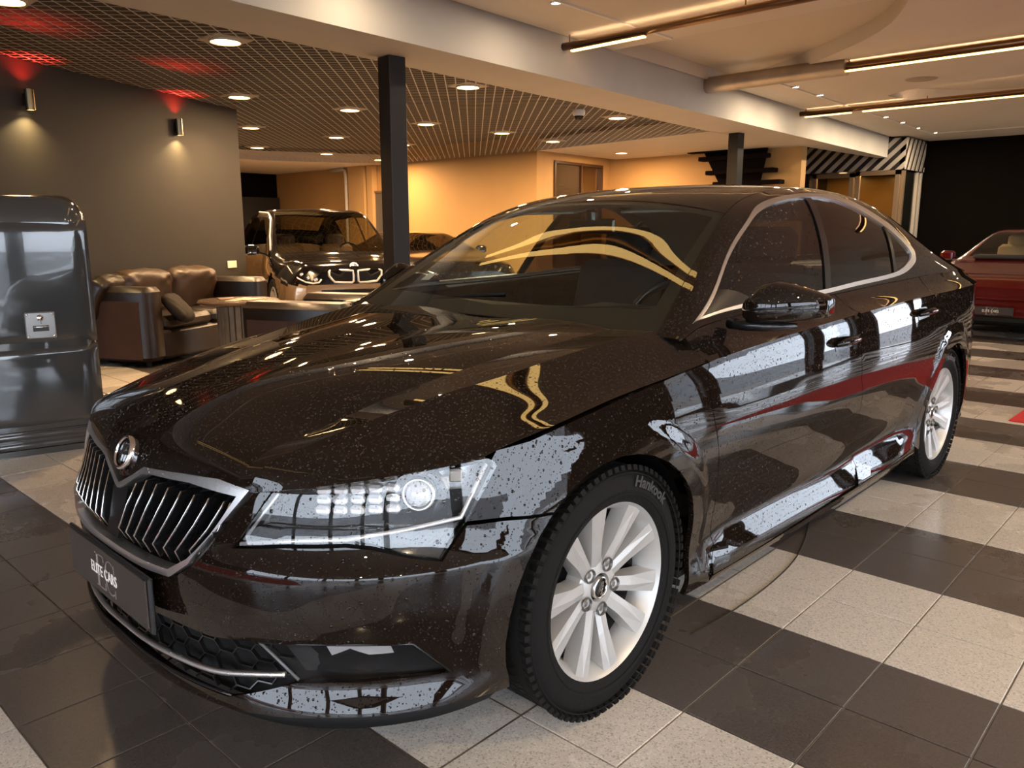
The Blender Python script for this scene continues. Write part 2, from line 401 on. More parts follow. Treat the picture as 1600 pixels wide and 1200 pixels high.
# ---------------------------------------------------------------- hood (v front to back, w 0..5 centre to side)
_HC=[
[(0,-.873,.655),(0,-.868,.69),(0,-.858,.722),(0,-.832,.765),(0,-.77,.808),(0,-.65,.848),(0,-.45,.888),(0,-.2,.918),(0,.1,.943),(0,.40,.962)],
[(.13,-.862,.700),(.13,-.850,.733),(.13,-.82,.772),(.127,-.76,.812),(.125,-.65,.852),(.125,-.45,.894),(.125,-.2,.925),(.13,.1,.950),(.14,.41,.966)],
[(.44,-.80,.700),(.452,-.785,.735),(.452,-.74,.768),(.448,-.65,.790),(.445,-.572,.803),(.462,-.384,.851),(.477,-.231,.882),(.49,-.1,.903),(.52,.1,.930),(.58,.455,.970)],
[(.48,-.782,.702),(.492,-.768,.742),(.499,-.724,.770),(.511,-.651,.788),(.523,-.589,.804),(.543,-.482,.828),(.557,-.409,.842),(.574,-.321,.861),(.601,-.179,.882),(.652,.087,.928),(.729,.496,.979)],
[(.69,-.632,.740),(.70,-.59,.756),(.722,-.44,.794),(.745,-.19,.845),(.778,.06,.888),(.826,.45,.940)],
[(0.8277,-0.4010,0.7724),(0.8347,-0.3686,0.7819),(0.8650,-0.2399,0.8123),(0.8873,-0.0246,0.8506),(0.9002,0.2452,0.8795),(0.9008,0.4270,0.8965)],
]
_HF=[]
for c in _HC:
    a=np.array(c); t=np.r_[0,np.cumsum(np.linalg.norm(np.diff(a,axis=0),axis=1))]; t/=t[-1]
    _HF.append(_spl(t,a))
def hood(v,w):
    v=np.asarray(v,float); w=np.asarray(w,float); v,w=np.broadcast_arrays(v,w)
    sg=np.where(w<0,-1,1.); w=np.abs(w)
    Q=[f(np.clip(v,0,1)) for f in _HF]
    def seg(A,B,C,D,s):
        s=s[...,None]
        return .5*((2*B)+(C-A)*s+(2*A-5*B+4*C-D)*s*s+(-A+3*B-3*C+D)*s**3)
    M=Q[1]*np.array([-1,1,1])
    r=np.zeros(v.shape+(3,))
    k=np.clip(w.astype(int),0,4); s=w-k
    # non uniform spacing 0-.13-.45 : straight blend with soft ridge
    def lin(A,B,bul):
        S=s[...,None]; L=A+(B-A)*S; L=L+np.array([0,0,1.])*bul*4*S*(1-S); return L
    segs=[lin(Q[0],Q[1],-.001),lin(Q[1],Q[2],.010),lin(Q[2],Q[3],.0004),None,None]
    # C group: quadratic through Q3,Q4,Q5
    t=(w-3)/2; t3=t[...,None]
    par=Q[3]*(1-t3)*(1-2*t3)+Q[4]*4*t3*(1-t3)+Q[5]*t3*(2*t3-1)
    for i in range(3): r=np.where((k==i)[...,None],segs[i],r)
    r=np.where((k>=3)[...,None],par,r)
    r[...,0]*=sg
    return r
# ---------------------------------------------------------------- greenhouse: cross-sections along y, (y, t): t 0 = roof centre, 1 = rail, 2 = belt
_ZC=_spl([.40,.60,.80,1.0,1.12,1.25,1.5,1.9,2.2,2.6,3.0,3.4,3.62,3.8,3.93],[.966,1.110,1.246,1.370,1.409,1.435,1.462,1.478,1.473,1.440,1.357,1.218,1.120,1.060,1.035])
_XR=_spl([.40,.75,1.10,1.35,1.7,2.1,2.5,3.0,3.4,3.7,3.93],[.795,.707,.630,.604,.600,.599,.59,.575,.57,.585,.62])
_ZR=_spl([.40,.60,.80,1.0,1.14,1.30,1.6,2.0,2.4,2.8,3.1,3.4,3.65,3.93],[.955,1.078,1.193,1.299,1.358,1.400,1.434,1.439,1.408,1.330,1.237,1.125,1.045,1.0])
def belt(y):
    P=ring(u_of_y(y),ZB(y)); return P
ZB=_pchip([.40,.55,1.14,1.7,2.3,2.84,3.3,3.7,3.94],[.955,.985,1.012,1.030,1.045,1.055,1.055,1.03,1.0])
def green_raw(y,t):
    y=np.asarray(y,float); t=np.asarray(t,float); y,t=np.broadcast_arrays(y,t)
    sg=np.where(t<0,-1,1.); t=np.abs(t)
    zc,xr,zr=_ZC(y),_XR(y),_ZR(y); B=belt(y); xb,zb=B[...,0],ZB(y)
    s=np.clip(t,0,1)
    x1=xr*s; z1=zc-(zc-zr)*s**2.3
    # small shoulder rounding from rail to side
    q=np.clip(t-1,0,1)
    x2=xr+(xb-xr)*(q+.16*np.sin(np.pi*q)*(1-.3*q)); z2=zr+(zb-zr)*q
    x=np.where(t<=1,x1,x2); z=np.where(t<=1,z1,z2)
    return np.stack([x*sg,y,z],-1)
def green(y,t):
    y=np.asarray(y,float); t=np.asarray(t,float); y,t=np.broadcast_arrays(y,t)
    q_=np.clip((y-.98)/.3,0,1); w=np.minimum(.05+.11*q_*q_*(3-2*q_),np.abs(2-np.abs(t))*.8)
    ks=((-1,.1),(-.6,.2),(0,.4),(.6,.2),(1,.1))
    return sum(g*green_raw(y,t+w*k) for k,g in ks)
# ================================================================= materials of the room
def speckle(name,base,rough,dark=.6,scale=260,amt=.5,coat=0):
    m=mat(name,base,rough,coat=coat); N=m.node_tree.nodes;L=m.node_tree.links;b=N['Principled BSDF']
    tc=N.new('ShaderNodeTexCoord'); gm=N.new('ShaderNodeNewGeometry')
    v=N.new('ShaderNodeTexVoronoi'); v.inputs['Scale'].default_value=scale; L.new(gm.outputs['Position'],v.inputs['Vector'])
    sp=N.new('ShaderNodeSeparateColor'); L.new(v.outputs['Color'],sp.inputs[0])
    rp=N.new('ShaderNodeValToRGB'); e=rp.color_ramp.elements; rp.color_ramp.interpolation='CONSTANT'
    e[0].position=0; e[0].color=(*[c*dark for c in base],1); e[1].position=.12; e[1].color=(*base,1)
    q=rp.color_ramp.elements.new(.5); q.color=(*[min(1,c*1.07) for c in base],1)
    q=rp.color_ramp.elements.new(.90); q.color=(*[min(1,c*1.22) for c in base],1)
    L.new(sp.outputs[0],rp.inputs[0])
    # damp patches: darker and glossier with soft borders
    nz=N.new('ShaderNodeTexNoise'); nz.inputs['Scale'].default_value=1.1; nz.inputs['Detail'].default_value=5; nz.inputs['Roughness'].default_value=.55; L.new(gm.outputs['Position'],nz.inputs['Vector'])
    r2=N.new('ShaderNodeValToRGB'); r2.color_ramp.elements[0].position=.50; r2.color_ramp.elements[1].position=.56; r2.color_ramp.elements[0].color=(1,1,1,1); r2.color_ramp.elements[1].color=(amt,amt,amt,1)
    L.new(nz.outputs['Fac'],r2.inputs[0])
    mx=N.new('ShaderNodeMix'); mx.data_type='RGBA'; mx.blend_type='MULTIPLY'; mx.inputs[0].default_value=1; L.new(rp.outputs[0],mx.inputs[6]); L.new(r2.outputs[0],mx.inputs[7]); L.new(mx.outputs[2],b.inputs['Base Color'])
    r3=N.new('ShaderNodeMapRange'); r3.inputs[1].default_value=.5; r3.inputs[2].default_value=.56; r3.inputs[3].default_value=rough; r3.inputs[4].default_value=rough*.5; L.new(nz.outputs['Fac'],r3.inputs[0]); L.new(r3.outputs[0],b.inputs['Roughness'])
    n3=N.new('ShaderNodeTexNoise'); n3.inputs['Scale'].default_value=9; n3.inputs['Detail'].default_value=2; L.new(gm.outputs['Position'],n3.inputs['Vector'])
    bp=N.new('ShaderNodeBump'); bp.inputs['Strength'].default_value=.05; bp.inputs['Distance'].default_value=.01; L.new(n3.outputs['Fac'],bp.inputs['Height']); L.new(bp.outputs[0],b.inputs['Normal'])
    return m
M_TL=speckle('light_terrazzo_tile',(.56,.515,.46),.36,.70,240,.93)
M_TD=speckle('dark_brown_tile',(.088,.075,.068),.30,.85,240,.88)
M_GROUT=mat('grout',(.22,.20,.18),.9,noise=(30,.2))
M_WHITE=mat('white_plaster',(.54,.51,.47),.75,noise=(3,.03),bump=(40,.03))
M_CEIL=mat('ceiling_plaster',(.70,.63,.55),.8,noise=(2,.03))
M_CREAM=mat('cream_wall_paint',(.47,.285,.11),.7,noise=(2,.03))
M_GREYW=mat('dark_grey_wall_paint',(.025,.0215,.0165),.55,noise=(2,.06),bump=(60,.04))
M_BLACKW=mat('black_brown_wall_paint',(.0045,.0032,.002),.8,spec=.05,noise=(3,.1))
M_COLD=mat('column_dark_paint',(.016,.013,.011),.5,spec=.3)
M_TREAD=mat('tread_black',(.006,.004,.004),.8,spec=.05)
# ================================================================= floor: 31 cm tiles, two rows dark, two rows light
TA=.0159; TC,TS=math.cos(TA),math.sin(TA); TP=.3092; TO=(1.0438,.7407)
def tpos(i,j): return (TO[0]+(i*TC-j*TS)*TP, TO[1]+(i*TS+j*TC)*TP)
floor=MB().box((-4,4,-.035),(30,30,.06)).build('floor',M_GROUT); tag(floor,kind='structure')
def tile_mesh(name,m):
    b=MB(); b.box((0,0,-.006),(TP-.005,TP-.005,.012),bev=.0015); me=obj(name,b.v,b.f,m); bpy.data.objects.remove(me); return bpy.data.meshes[-1] if False else None
def mk(name,m):
    b=MB(); b.box((0,0,-.006),(TP-.005,TP-.005,.012),bev=.0012); o=obj(name,b.v,b.f,m); me=o.data; bpy.data.objects.remove(o); return me,b
me_l,bt=mk('floor_tile',M_TL); me_d,_=mk('floor_tile',M_TD)
cand=[]
for i in range(-60,34):
    for j in range(-32,56):
        x,y=tpos(i+.5,j+.5)
        if x<-17 or x>9 or y<-9 or y>19: continue
        d=Vector((x,y,0))-Vector(CAMP); z=d.dot(_f)
        rt=Vector((math.cos(YAW),-math.sin(YAW),0)); up=rt.cross(_f)
        vis=False
        if z>.3:
            px=800+1241*d.dot(rt)/z; py=600-1241*d.dot(up)/z
            vis=-150<px<1750 and py<1400
            # hidden under the car
            if vis and abs(x)<.75 and -.6<y<3.7: vis=False
        area_px=1e6/(z*z*max(z,.5)) if vis else 0
        cand.append((area_px,i,j,x,y))
cand.sort(reverse=True)
dark=lambda j:(j//2)%2==1
for k,(a,i,j,x,y) in enumerate(cand[:300]):
    o=bpy.data.objects.new('floor_tile',me_d if dark(j) else me_l); link(o,floor); o.location=(x,y,RNG.uniform(-.0006,0)); o.rotation_euler=(RNG.uniform(-.0006,.0006),RNG.uniform(-.0006,.0006),TA)
bl,bd=MB(),MB()
c,s=math.cos(TA),math.sin(TA)
for a,i,j,x,y in cand[300:]:
    b=bd if dark(j) else bl; h=(TP-.005)/2
    b.add([(x+c*u-s*v,y+s*u+c*v,0) for u,v in ((-h,-h),(h,-h),(h,h),(-h,h))],[(0,1,2,3)])
tag(bl.build('floor_tile_far',M_TL,floor),kind='stuff'); tag(bd.build('floor_tile_far',M_TD,floor),kind='stuff')
# ================================================================= beam, soffit, columns
ZB0,ZC0=2.70,3.10
def sheet(name,poly,z0,z1,m,parent=None,kind='structure'):
    b=MB().prism(poly,z0,z1); o=b.build(name,m,parent)
    if parent is None: tag(o,kind=kind)
    return o
fr=lambda y:-2.90-.063*y
bk=lambda y:-3.56-.075*y if y<9.2 else (-4.25+.09*(y-9.2)/3 if y<12.2 else -4.16+.03*(y-12.2))
ys=[-8,0,4,9.2,12.2,15.5]
beam=[(fr(y),y) for y in ys]+[(bk(y),y) for y in ys[::-1]]
sheet('trim_1',beam,ZB0,3.30,M_WHITE)          # the long boxed beam
# low drywall ceiling behind the lattice and the lattice field
sheet('trim_2',[(-4.26,9.25),(-8.0,9.63),(-8.1,12.3),(-4.16,12.3)],ZB0+.001,ZB0+.2,M_WHITE)
lat=[(bk(-8),-8),(bk(9.25),9.25),(-8.0,9.66),(-12.4,9.6),(-13.6,7.2),(-13.6,-8)]
sheet('ceiling_2',lat,2.98,3.05,mat('black_void',(.06,.05,.042),.9))
lt=MB()
cell=.100; P_=np.array(lat)
for dirn in (0,1):
    th=math.radians(45+TA*57.3*1.5) if dirn else math.radians(135+TA*57.3*1.5)
    d=np.array([math.cos(th),math.sin(th)]); n=np.array([-d[1],d[0]])
    pr=P_@n; k0=math.floor(pr.min()/cell); k1=math.ceil(pr.max()/cell)
    for k in range(k0,k1+1):
        c_=k*cell; hit=[]
        for a in range(len(P_)):
            p,q=P_[a],P_[(a+1)%len(P_)]; fa=p@n-c_; fb=q@n-c_
            if (fa<0)!=(fb<0): hit.append((p+(q-p)*fa/(fa-fb))@d)
        hit.sort()
        for a in range(0,len(hit)-1,2):
            s0,s1=hit[a],hit[a+1]
            if s1-s0<.02: continue
            A=d*s0+n*c_; B=d*s1+n*c_; wv=n*.006
            big=False
            z0=ZB0+.004; z1=ZB0+.085; w2=wv*(1.6 if big else 1)
            V=[(A-w2),(A+w2),(B+w2),(B-w2)]
            lt.add([(v[0],v[1],z0) for v in V]+[(v[0],v[1],z1) for v in V],[(3,2,1,0),(0,1,5,4),(2,3,7,6)])
M_LAT=mat('lattice_paint',(.55,.55,.56),.5)
la=tag(lt.build('ceiling_3',M_LAT),kind='structure')
# columns
for nm,x,y,w in (('square_column',-3.58,2.84,.17),('square_column',-4.08,9.72,.17)):
    o=empty(nm,(x,y,0),-.055,'dark square steel column rising '+('in front of the cream wall and the two-tone car' if y<5 else 'beside the wall stairs behind the roof of the black car'),'column')
    MB().box((0,0,1.35),(w,w,2.70),bev=.006).build('shaft',M_COLD,o)
    MB().box((0,0,.012),(w+.10,w+.10,.02),bev=.004).build('base_plate',M_COLD,o)
# ================================================================= walls
def wall(name,a,b,z0,z1,m,t=.15,side=1,openings=()):
    """vertical wall from a to b; openings (s0,s1,z0,z1) along it"""
    a=np.array(a,float);b=np.array(b,float);L=np.linalg.norm(b-a);d=(b-a)/L;n=np.array([-d[1],d[0]])*side
    ang=math.atan2(d[1],d[0]); mb=MB()
    def bx(s0,s1,h0,h1):
        if s1-s0<1e-4 or h1-h0<1e-4: return
        c=a+d*(s0+s1)/2+n*t/2; mb.box((c[0],c[1],(h0+h1)/2),(s1-s0,t,h1-h0),rz=ang)
    s=0
    for (s0,s1,h0,h1) in sorted(openings):
        bx(s,s0,z0,z1); bx(s0,s1,z0,h0); bx(s0,s1,h1,z1); s=s1
    bx(s,L,z0,z1)
    return tag(mb.build(name,m),kind='structure')
wall('wall_left',(-3.05,-5.05),(-7.27,3.37),0,2.70,M_GREYW,.16,1)
wall('wall_back',(-13.1,9.64),(-8.05,9.66),0,3.36,M_CREAM,.2,1)
_s=(Vector((-8.26,12.12))-Vector((-8.05,9.66))).length
wall('wall_back_return',(-8.05,9.86),(-8.24,12.14),0,3.36,M_CREAM,.15,1,[(.32,1.98,.0,2.57)])
wall('wall_back_right',(-8.24,12.14),(-4.16,12.2),0,3.36,M_CREAM,.2,1)
# alcove on the far left
wall('wall_alcove_back',(-17.2,9.66),(-13.7,9.62),0,3.36,M_CREAM,.2,1)
wall('wall_alcove_left',(-17.2,9.66),(-17.2,4.0),0,3.36,M_BLACKW,.2,-1)
sheet('trim_3',[(-13.6,7.2),(-12.4,9.62),(-17.3,9.7),(-17.3,4.0),(-13.6,4.0)],2.705,2.9,M_CEIL)
wall('wall_alcove_end',(-17.2,4.0),(-13.6,4.0),0,3.36,M_CREAM,.2,-1)
wall('wall_far_left',(-13.7,4.0),(-13.7,-8.2),0,3.36,M_GREYW,.2,-1)
wall('wall_behind',(-13.8,-8.0),(-5.5,-8.0),0,3.36,M_GREYW,.2,-1)
MB().box((-13.42,9.56,1.68),(.60,.20,3.36)).box((-12.95,9.56,1.35),(.20,.14,2.70)).build('trim_4',mat('pilaster_cream',(.50,.32,.14),.7)); tag(bpy.data.objects['trim_4'],kind='structure')
MB().box((-12.58,9.60,1.05),(.56,.06,2.10)).build('door_1',mat('grey_door',(.10,.09,.08),.4)); tag(bpy.data.objects['door_1'],kind='structure')
f=MB(); f.box((-12.88,9.585,1.07),(.04,.08,2.14)); f.box((-12.28,9.585,1.07),(.04,.08,2.14)); f.box((-12.58,9.585,2.12),(.64,.08,.04)); f.build('door_frame',mat('brown_frame',(.20,.11,.05),.4),bpy.data.objects['door_1'])
pp=MB(); pp.tube([(-14.5,9.55,2.66),(-13.95,9.50,2.66),(-13.86,9.49,2.62),(-13.84,9.49,2.5),(-13.84,9.49,1.0),(-13.84,9.49,.9),(-14.0,9.52,.86)],.045,12); tag(pp.build('wall_pipe',M_WHITE,smooth=True),'cream painted pipe running up the alcove wall behind the two-tone car','pipe')
tag(MB().box((-16.98,8.9,1.5),(.03,1.35,1.2)).build('wall_panel',mat('black_screen',(.012,.010,.009),.5)),'dark rectangular panel on the alcove wall left of the pipe','panel')
# cream wall window by the door return: brown frame, louvres, panes
wn=MB(); X=-8.13
wdir=Vector((-.19,2.28,0)).normalized(); w0=Vector((-8.05,9.86,0))+wdir*.32
def W_(s,z,o=0): 
    q=w0+wdir*s; return (q.x+wdir.y*o,q.y-wdir.x*o,z)
M_BRN=mat('dark_brown_frame',(.06,.03,.018),.35)
wang=math.atan2(wdir.y,wdir.x)
wnb=MB(); wnb.box(W_(.015,1.285,-.03),(.05,.12,2.57),rz=wang).box(W_(1.645,1.285,-.03),(.05,.12,2.57),rz=wang).box(W_(.83,2.545,-.03),(1.66,.12,.05),rz=wang).box(W_(.92,1.285,-.03),(.05,.10,2.57),rz=wang)
wo=tag(wnb.build('window_1',M_BRN),kind='structure')
sl=MB()
for k in range(58): 
    b=MB(); b.box((0,0,0),(.85,.004,.030),rx=.9); M_=Matrix.Translation(W_(.47,1.10+k*.025,-.04))@Matrix.Rotation(wang,4,'Z'); sl.add([M_@Vector(v) for v in b.v],b.f)
tag(sl.build('louvre_slats',mat('brown_slats',(.14,.10,.06),.5),wo),kind='stuff')
b=MB(); b.box(W_(1.28,1.285,-.06),(.70,.008,2.5),rz=wang); b.build('pane',glass('office_pane',(.85,.8,.7),1.0),wo)
wall('wall_office',(-9.6,12.7),(-9.6,9.8),0,3.36,M_CREAM,.1,1)
wall('wall_office_back',(-9.6,12.6),(-8.2,12.6),0,3.36,M_CREAM,.1,1)
area('office_lamp',(-8.9,11.2,2.6),.3,14,(1,.66,.33),disk=True)
tag(MB().box((-9.0,11.3,2.72),(1.3,2.9,.04)).build('ceiling_4',M_WHITE),kind='structure')
# right hall: far wall, side walls, walls behind the camera with big daylight glazing
wall('wall_kiosk_back',(-9.7,12.3),(-9.7,16.9),0,3.36,M_BLACKW,.1,1)
wall('wall_right_far',(-9.7,16.9),(2.6,16.95),0,3.35,M_BLACKW,.2,1)
# ---- main ceiling with two curved coffers
CE=[(fr(-8)+.02,-8),(fr(0)+.02,0),(fr(8)+.02,8),(fr(15.5)+.02,15.55),(-3.54,16.9),(7.0,17.0),(7.0,-8)]
def arcp(pts,n=8): return [tuple(q) for q in _cat(np.arange(len(pts)),np.array(pts,float))(np.linspace(0,len(pts)-1,n))]
co1=[(-3.235,5.45),(-.30,5.42)]+arcp([(-.43,5.70),(-.95,6.55),(-1.9,7.43),(-2.6,7.95),(-3.38,8.40)],26)
co2=arcp([(-2.16,10.35),(-2.0,10.95),(-1.35,11.65),(-.3,12.05),(1.2,12.1),(2.8,11.6),(3.4,10.8),(2.8,10.0),(1.2,9.85),(-.6,9.9),(-1.8,10.05)],60)
idn=lambda a,b: np.stack([a,b,np.full(np.shape(a),ZC0)],-1)
cl=panel('ceiling',idn,CE,M_CEIL,None,holes=[co1,co2],step=.6,skirt=0)[0]; tag(cl,kind='structure')
tag(MB().prism([(-17.5,-8.3),(7.2,-8.3),(7.2,17.2),(-17.5,17.2)],3.36,3.42).build('ceiling_5',M_CEIL),kind='structure')
up=MB(); fa=MB()
for co in (co1,co2):
    n=len(co); fa.add([(x,y,ZC0) for x,y in co]+[(x,y,3.25) for x,y in co],[(i,(i+1)%n,n+(i+1)%n,n+i) for i in range(n)])
fa.build('coffer_side',M_CEIL,cl)
for co in (co1,co2): up.add([(x,y,3.25) for x,y in co],[tuple(range(len(co)))[::-1]])
up.build('coffer_top',mat('stretch_ceiling',(.62,.54,.45),.42),cl)
# shadow-line trim along the lit border
tr=MB(); 
for a,b in (((-2.30,-4),(-2.48,5.40)),((-2.80,8.2),(-3.06,15.45)),((-3.06,15.45),(7,15.60))):
    a=np.array(a);b=np.array(b);c_=(a+b)/2;d=b-a; tr.box((c_[0],c_[1],ZC0-.008),(np.linalg.norm(d),.022,.016),rz=math.atan2(d[1],d[0]))
tr.build('ceiling_trim',mat('trim_white',(.8,.76,.7),.5),cl)
# round vent on the ceiling
tag(MB().lathe([(0,ZC0-.008),(.17,ZC0-.008),(.185,ZC0-.002)],32,Matrix.Translation((-1.42,9.35,0))).build('ceiling_speaker',mat('speaker_beige',(.40,.33,.26),.6),auto=40),'round flush speaker disc in the plaster ceiling near the light tubes','speaker')
# ---- glazing to daylight
def glazing(name,a,b,z0,z1,nx,nz,mull=.09,zt=3.3):
    a=np.array(a,float);b=np.array(b,float);L=np.linalg.norm(b-a);d=(b-a)/L;ang=math.atan2(d[1],d[0]); mb=MB()
    def at_(s,z): q=a+d*s; return (q[0],q[1],z)
    if z0>.05: mb.box(at_(L/2,z0/2),(L,.12,z0),rz=ang)
    mb.box(at_(L/2,(z1+zt)/2),(L,.12,zt-z1),rz=ang)
    for i in range(nx+1): mb.box(at_(L*i/nx,(z0+z1)/2),(mull,.10,z1-z0),rz=ang)
    for k in range(1,nz): mb.box(at_(L/2,z0+(z1-z0)*k/nz),(L,.08,.06),rz=ang)
    w=tag(mb.build(name,mat('dark_mullion',(.05,.05,.055),.4)),kind='structure')
    g=MB(); c_=(a+b)/2; g.box((c_[0],c_[1],(z0+z1)/2),(L,.008,z1-z0),rz=ang); g.build('window_pane',glass('clear_pane',(.93,.96,.97),1.0),w)
    return w
wall('wall_behind_2',(-5.5,-8.0),(-1.6,-8.0),0,3.36,M_GREYW,.2,-1)
glazing('window_2',(-1.6,-8.0),(7.0,-8.0),.10,3.0,3,1,mull=.28)
glazing_spans=[(-7.9,-5.6),(-5.3,-1.9),(-1.45,3.4),(8.1,9.6),(10.1,14.2),(14.7,16.9)]
wall('wall_right',(7.0,17.0),(7.0,-8.0),0,3.36,M_BLACKW,.2,1,[(17-b_,17-a_,.02,2.85) for a_,b_ in glazing_spans])
for a_,b_ in glazing_spans:
    w_=tag(MB().box((7.03,(a_+b_)/2,.03),(.10,b_-a_,.06)).box((7.03,(a_+b_)/2,2.82),(.10,b_-a_,.06)).box((7.03,a_+.03,1.575),(.10,.06,2.55)).box((7.03,b_-.03,1.575),(.10,.06,2.55)).build('window_3',mat('dark_mullion',(.05,.05,.055),.4)),kind='structure')
    MB().box((7.03,(a_+b_)/2,1.43),(.008,b_-a_-.1,2.76)).build('window_pane',glass('clear_pane',(.93,.96,.97),1.0),w_)
wall('wall_right_far_2',(2.6,16.95),(7.0,17.0),0,3.36,M_BLACKW,.2,1,[(3.0,3.9,.02,2.0)])
tag(MB().box((0,0,-.25),(120,120,.1)).build('ground',mat('wet_street',(.035,.035,.037),.5)),kind='structure')
# ================================================================= lights
E_WARM=emis('warm_diffuser',(1,.66,.30),14,False); E_STRIP=emis('warm_led_strip',(1,.62,.20),5); E_SPOT=emis('spot_diffuser',(1,.86,.66),26,False)
M_PLATE=mat('light_plate',(.55,.47,.36),.5)
DL=[(-4.05,1.60),(-6.40,2.95),(-8.75,4.36),(-11.2,5.81),(-6.32,4.34),(-8.88,5.88),(-4.14,4.25),(-6.65,5.82),(-6.61,7.27),(-6.80,8.66),(-4.38,7.13),(-7.16,11.05),(-11.65,8.81),(-4.0,.1),(-6.5,.3),(-8.9,2.9),(-9.0,7.3),(-11.3,7.3),(-11.3,4.3)]
proto=None
for k,(x,y) in enumerate(DL):
    if proto is None:
        e=empty('ceiling_downlight',(x,y,ZB0),.01)
        p=MB(); p.box((0,0,.012),(.31,.31,.012),bev=.003); p.build('square_plate',M_PLATE,e)
        q=MB(); q.lathe([(0,-.004),(.108,-.004),(.114,.004)],28); q.build('diffuser',E_WARM,e)
        r=MB(); r.lathe([(.110,.006),(.113,-.010),(.122,-.010),(.126,.006)],28); r.build('trim_ring',M_PLATE,e)
        proto=e
    else: e=copy_tree(proto); e.location=(x,y,ZB0)
    e.rotation_euler=(0,0,.01)
    tag(e,None,'downlight','warm round downlights in the lattice ceiling')
    area('downlight_lamp',(x,y,ZB0-.02),.16,(9 if y<.2 else 40 if (x>-4.5 and y<5) or (x>-6.6 and y<4) else 90),(1,.62,.32),disk=True,spread=(math.radians(125) if (x>-4.5 and y<5) or (x>-6.6 and y<4) else None))
PL=["nearest, by the top of the dark grey wall","above the far sofa, at the grey wall end","second back from the grey wall end","smallest, above the two-tone car","second row, left of the square column","third row, left of the square column","large, right of the square column","just right of the square column, lower","middle, above the cream wall","above the left edge of the brown window","beside the dome camera","on the plain ceiling past the lattice","half hidden behind the square column"]
for e,t in zip([o for o in bpy.data.objects if o.name.startswith('ceiling_downlight')],[]): pass
dls=sorted([o for o in COL.objects if o.name.split('.')[0]=='ceiling_downlight'],key=lambda o:o.name)
for o in dls:
    k=min(range(len(DL)),key=lambda i:(DL[i][0]-o.location.x)**2+(DL[i][1]-o.location.y)**2)
    o['label']=('warm ceiling downlight '+PL[k]) if k<len(PL) else 'warm ceiling downlight in the lattice ceiling outside the picture'
# light tubes
E_DIM=emis('dimmed_led_strip',(1,.62,.20),2.2)
E_UP=emis('uplight_strip',(1,.62,.33),16)
M_TUBE=mat('bronze_tube',(.22,.12,.06),.28,.85)
def tube(name,p0,p1,r,label,strips,thick=None,dz=.055,twin=False,up=True,em=None):
    e=empty(name,p0,0,label,'light tube'); p0=Vector(p0); p1=Vector(p1)
    MB().tube([Vector((0,0,0)),p1-p0],r,16).build('tube',M_TUBE,e,smooth=True)
    if up: MB().box(tuple((p1-p0)/2+Vector((0,r*.62,r*.78))),((p1-p0).length*.96,.022,.006)).build('uplight_strip',E_UP,e)
    if thick: MB().tube([Vector((-.02,0,-.0)),Vector((thick[0],0,0))],thick[1],28).build('duct_sleeve',mat('steel_duct',(.42,.36,.30),.35,.85,noise=(4,.15)),e,auto=60)
    for a,b in strips:
        A=p0+(p1-p0)*a; B=p0+(p1-p0)*b; A-=p0;B-=p0; o=(A+B)/2
        for sy in ((-1,1) if twin else (0,)):
            MB().box((o.x,o.y-.012+sy*.055,o.z-dz),((B-A).length,.040,.016),bev=.003).build('light_strip',em or E_STRIP,e)
            MB().box((o.x,o.y-.012+sy*.055,o.z-dz+.014),((B-A).length,.048,.012)).build('strip_rail',M_TUBE,e)
    n=max(2,int((p1-p0).length/1.6)); 
    for i in range(n+1):
        q=(p1-p0)*(i/n*.96+.02); MB().tube([q,q+Vector((0,0,ZC0-p0.z))],.006,6).build('hanger',M_TUBE,e)
tube('light_tube',(-3.19,4.62,3.00),(.6,4.62,3.00),.036,'bronze ceiling tube with light strip nearest the camera, at the picture top',[(.03,.25)])
tube('light_tube',(-3.40,7.62,3.04),(1.8,7.62,3.04),.040,'bronze ceiling tube that leaves a thick duct sleeve, with a long light strip',[(.17,.98)],thick=(1.75,.095))
tube('light_tube',(-3.60,10.75,3.03),(1.8,10.75,3.03),.036,'farthest bronze ceiling tube, ending on the beam near the striped wall',[(.02,.15),(.18,.60),(.68,.98)])
tube('light_tube',(-2.50,1.42,3.00),(.05,1.42,3.00),.036,'ceiling light tube above the windscreen of the black car, mirrored as two bright bands',[(.04,.95)],dz=.03,twin=True,up=False)
tube('light_tube',(-2.45,-1.62,3.00),(.3,-1.62,3.00),.036,'ceiling light tube over the front of the black car',[(.04,.95)],dz=.03,twin=True,up=False,em=E_DIM)
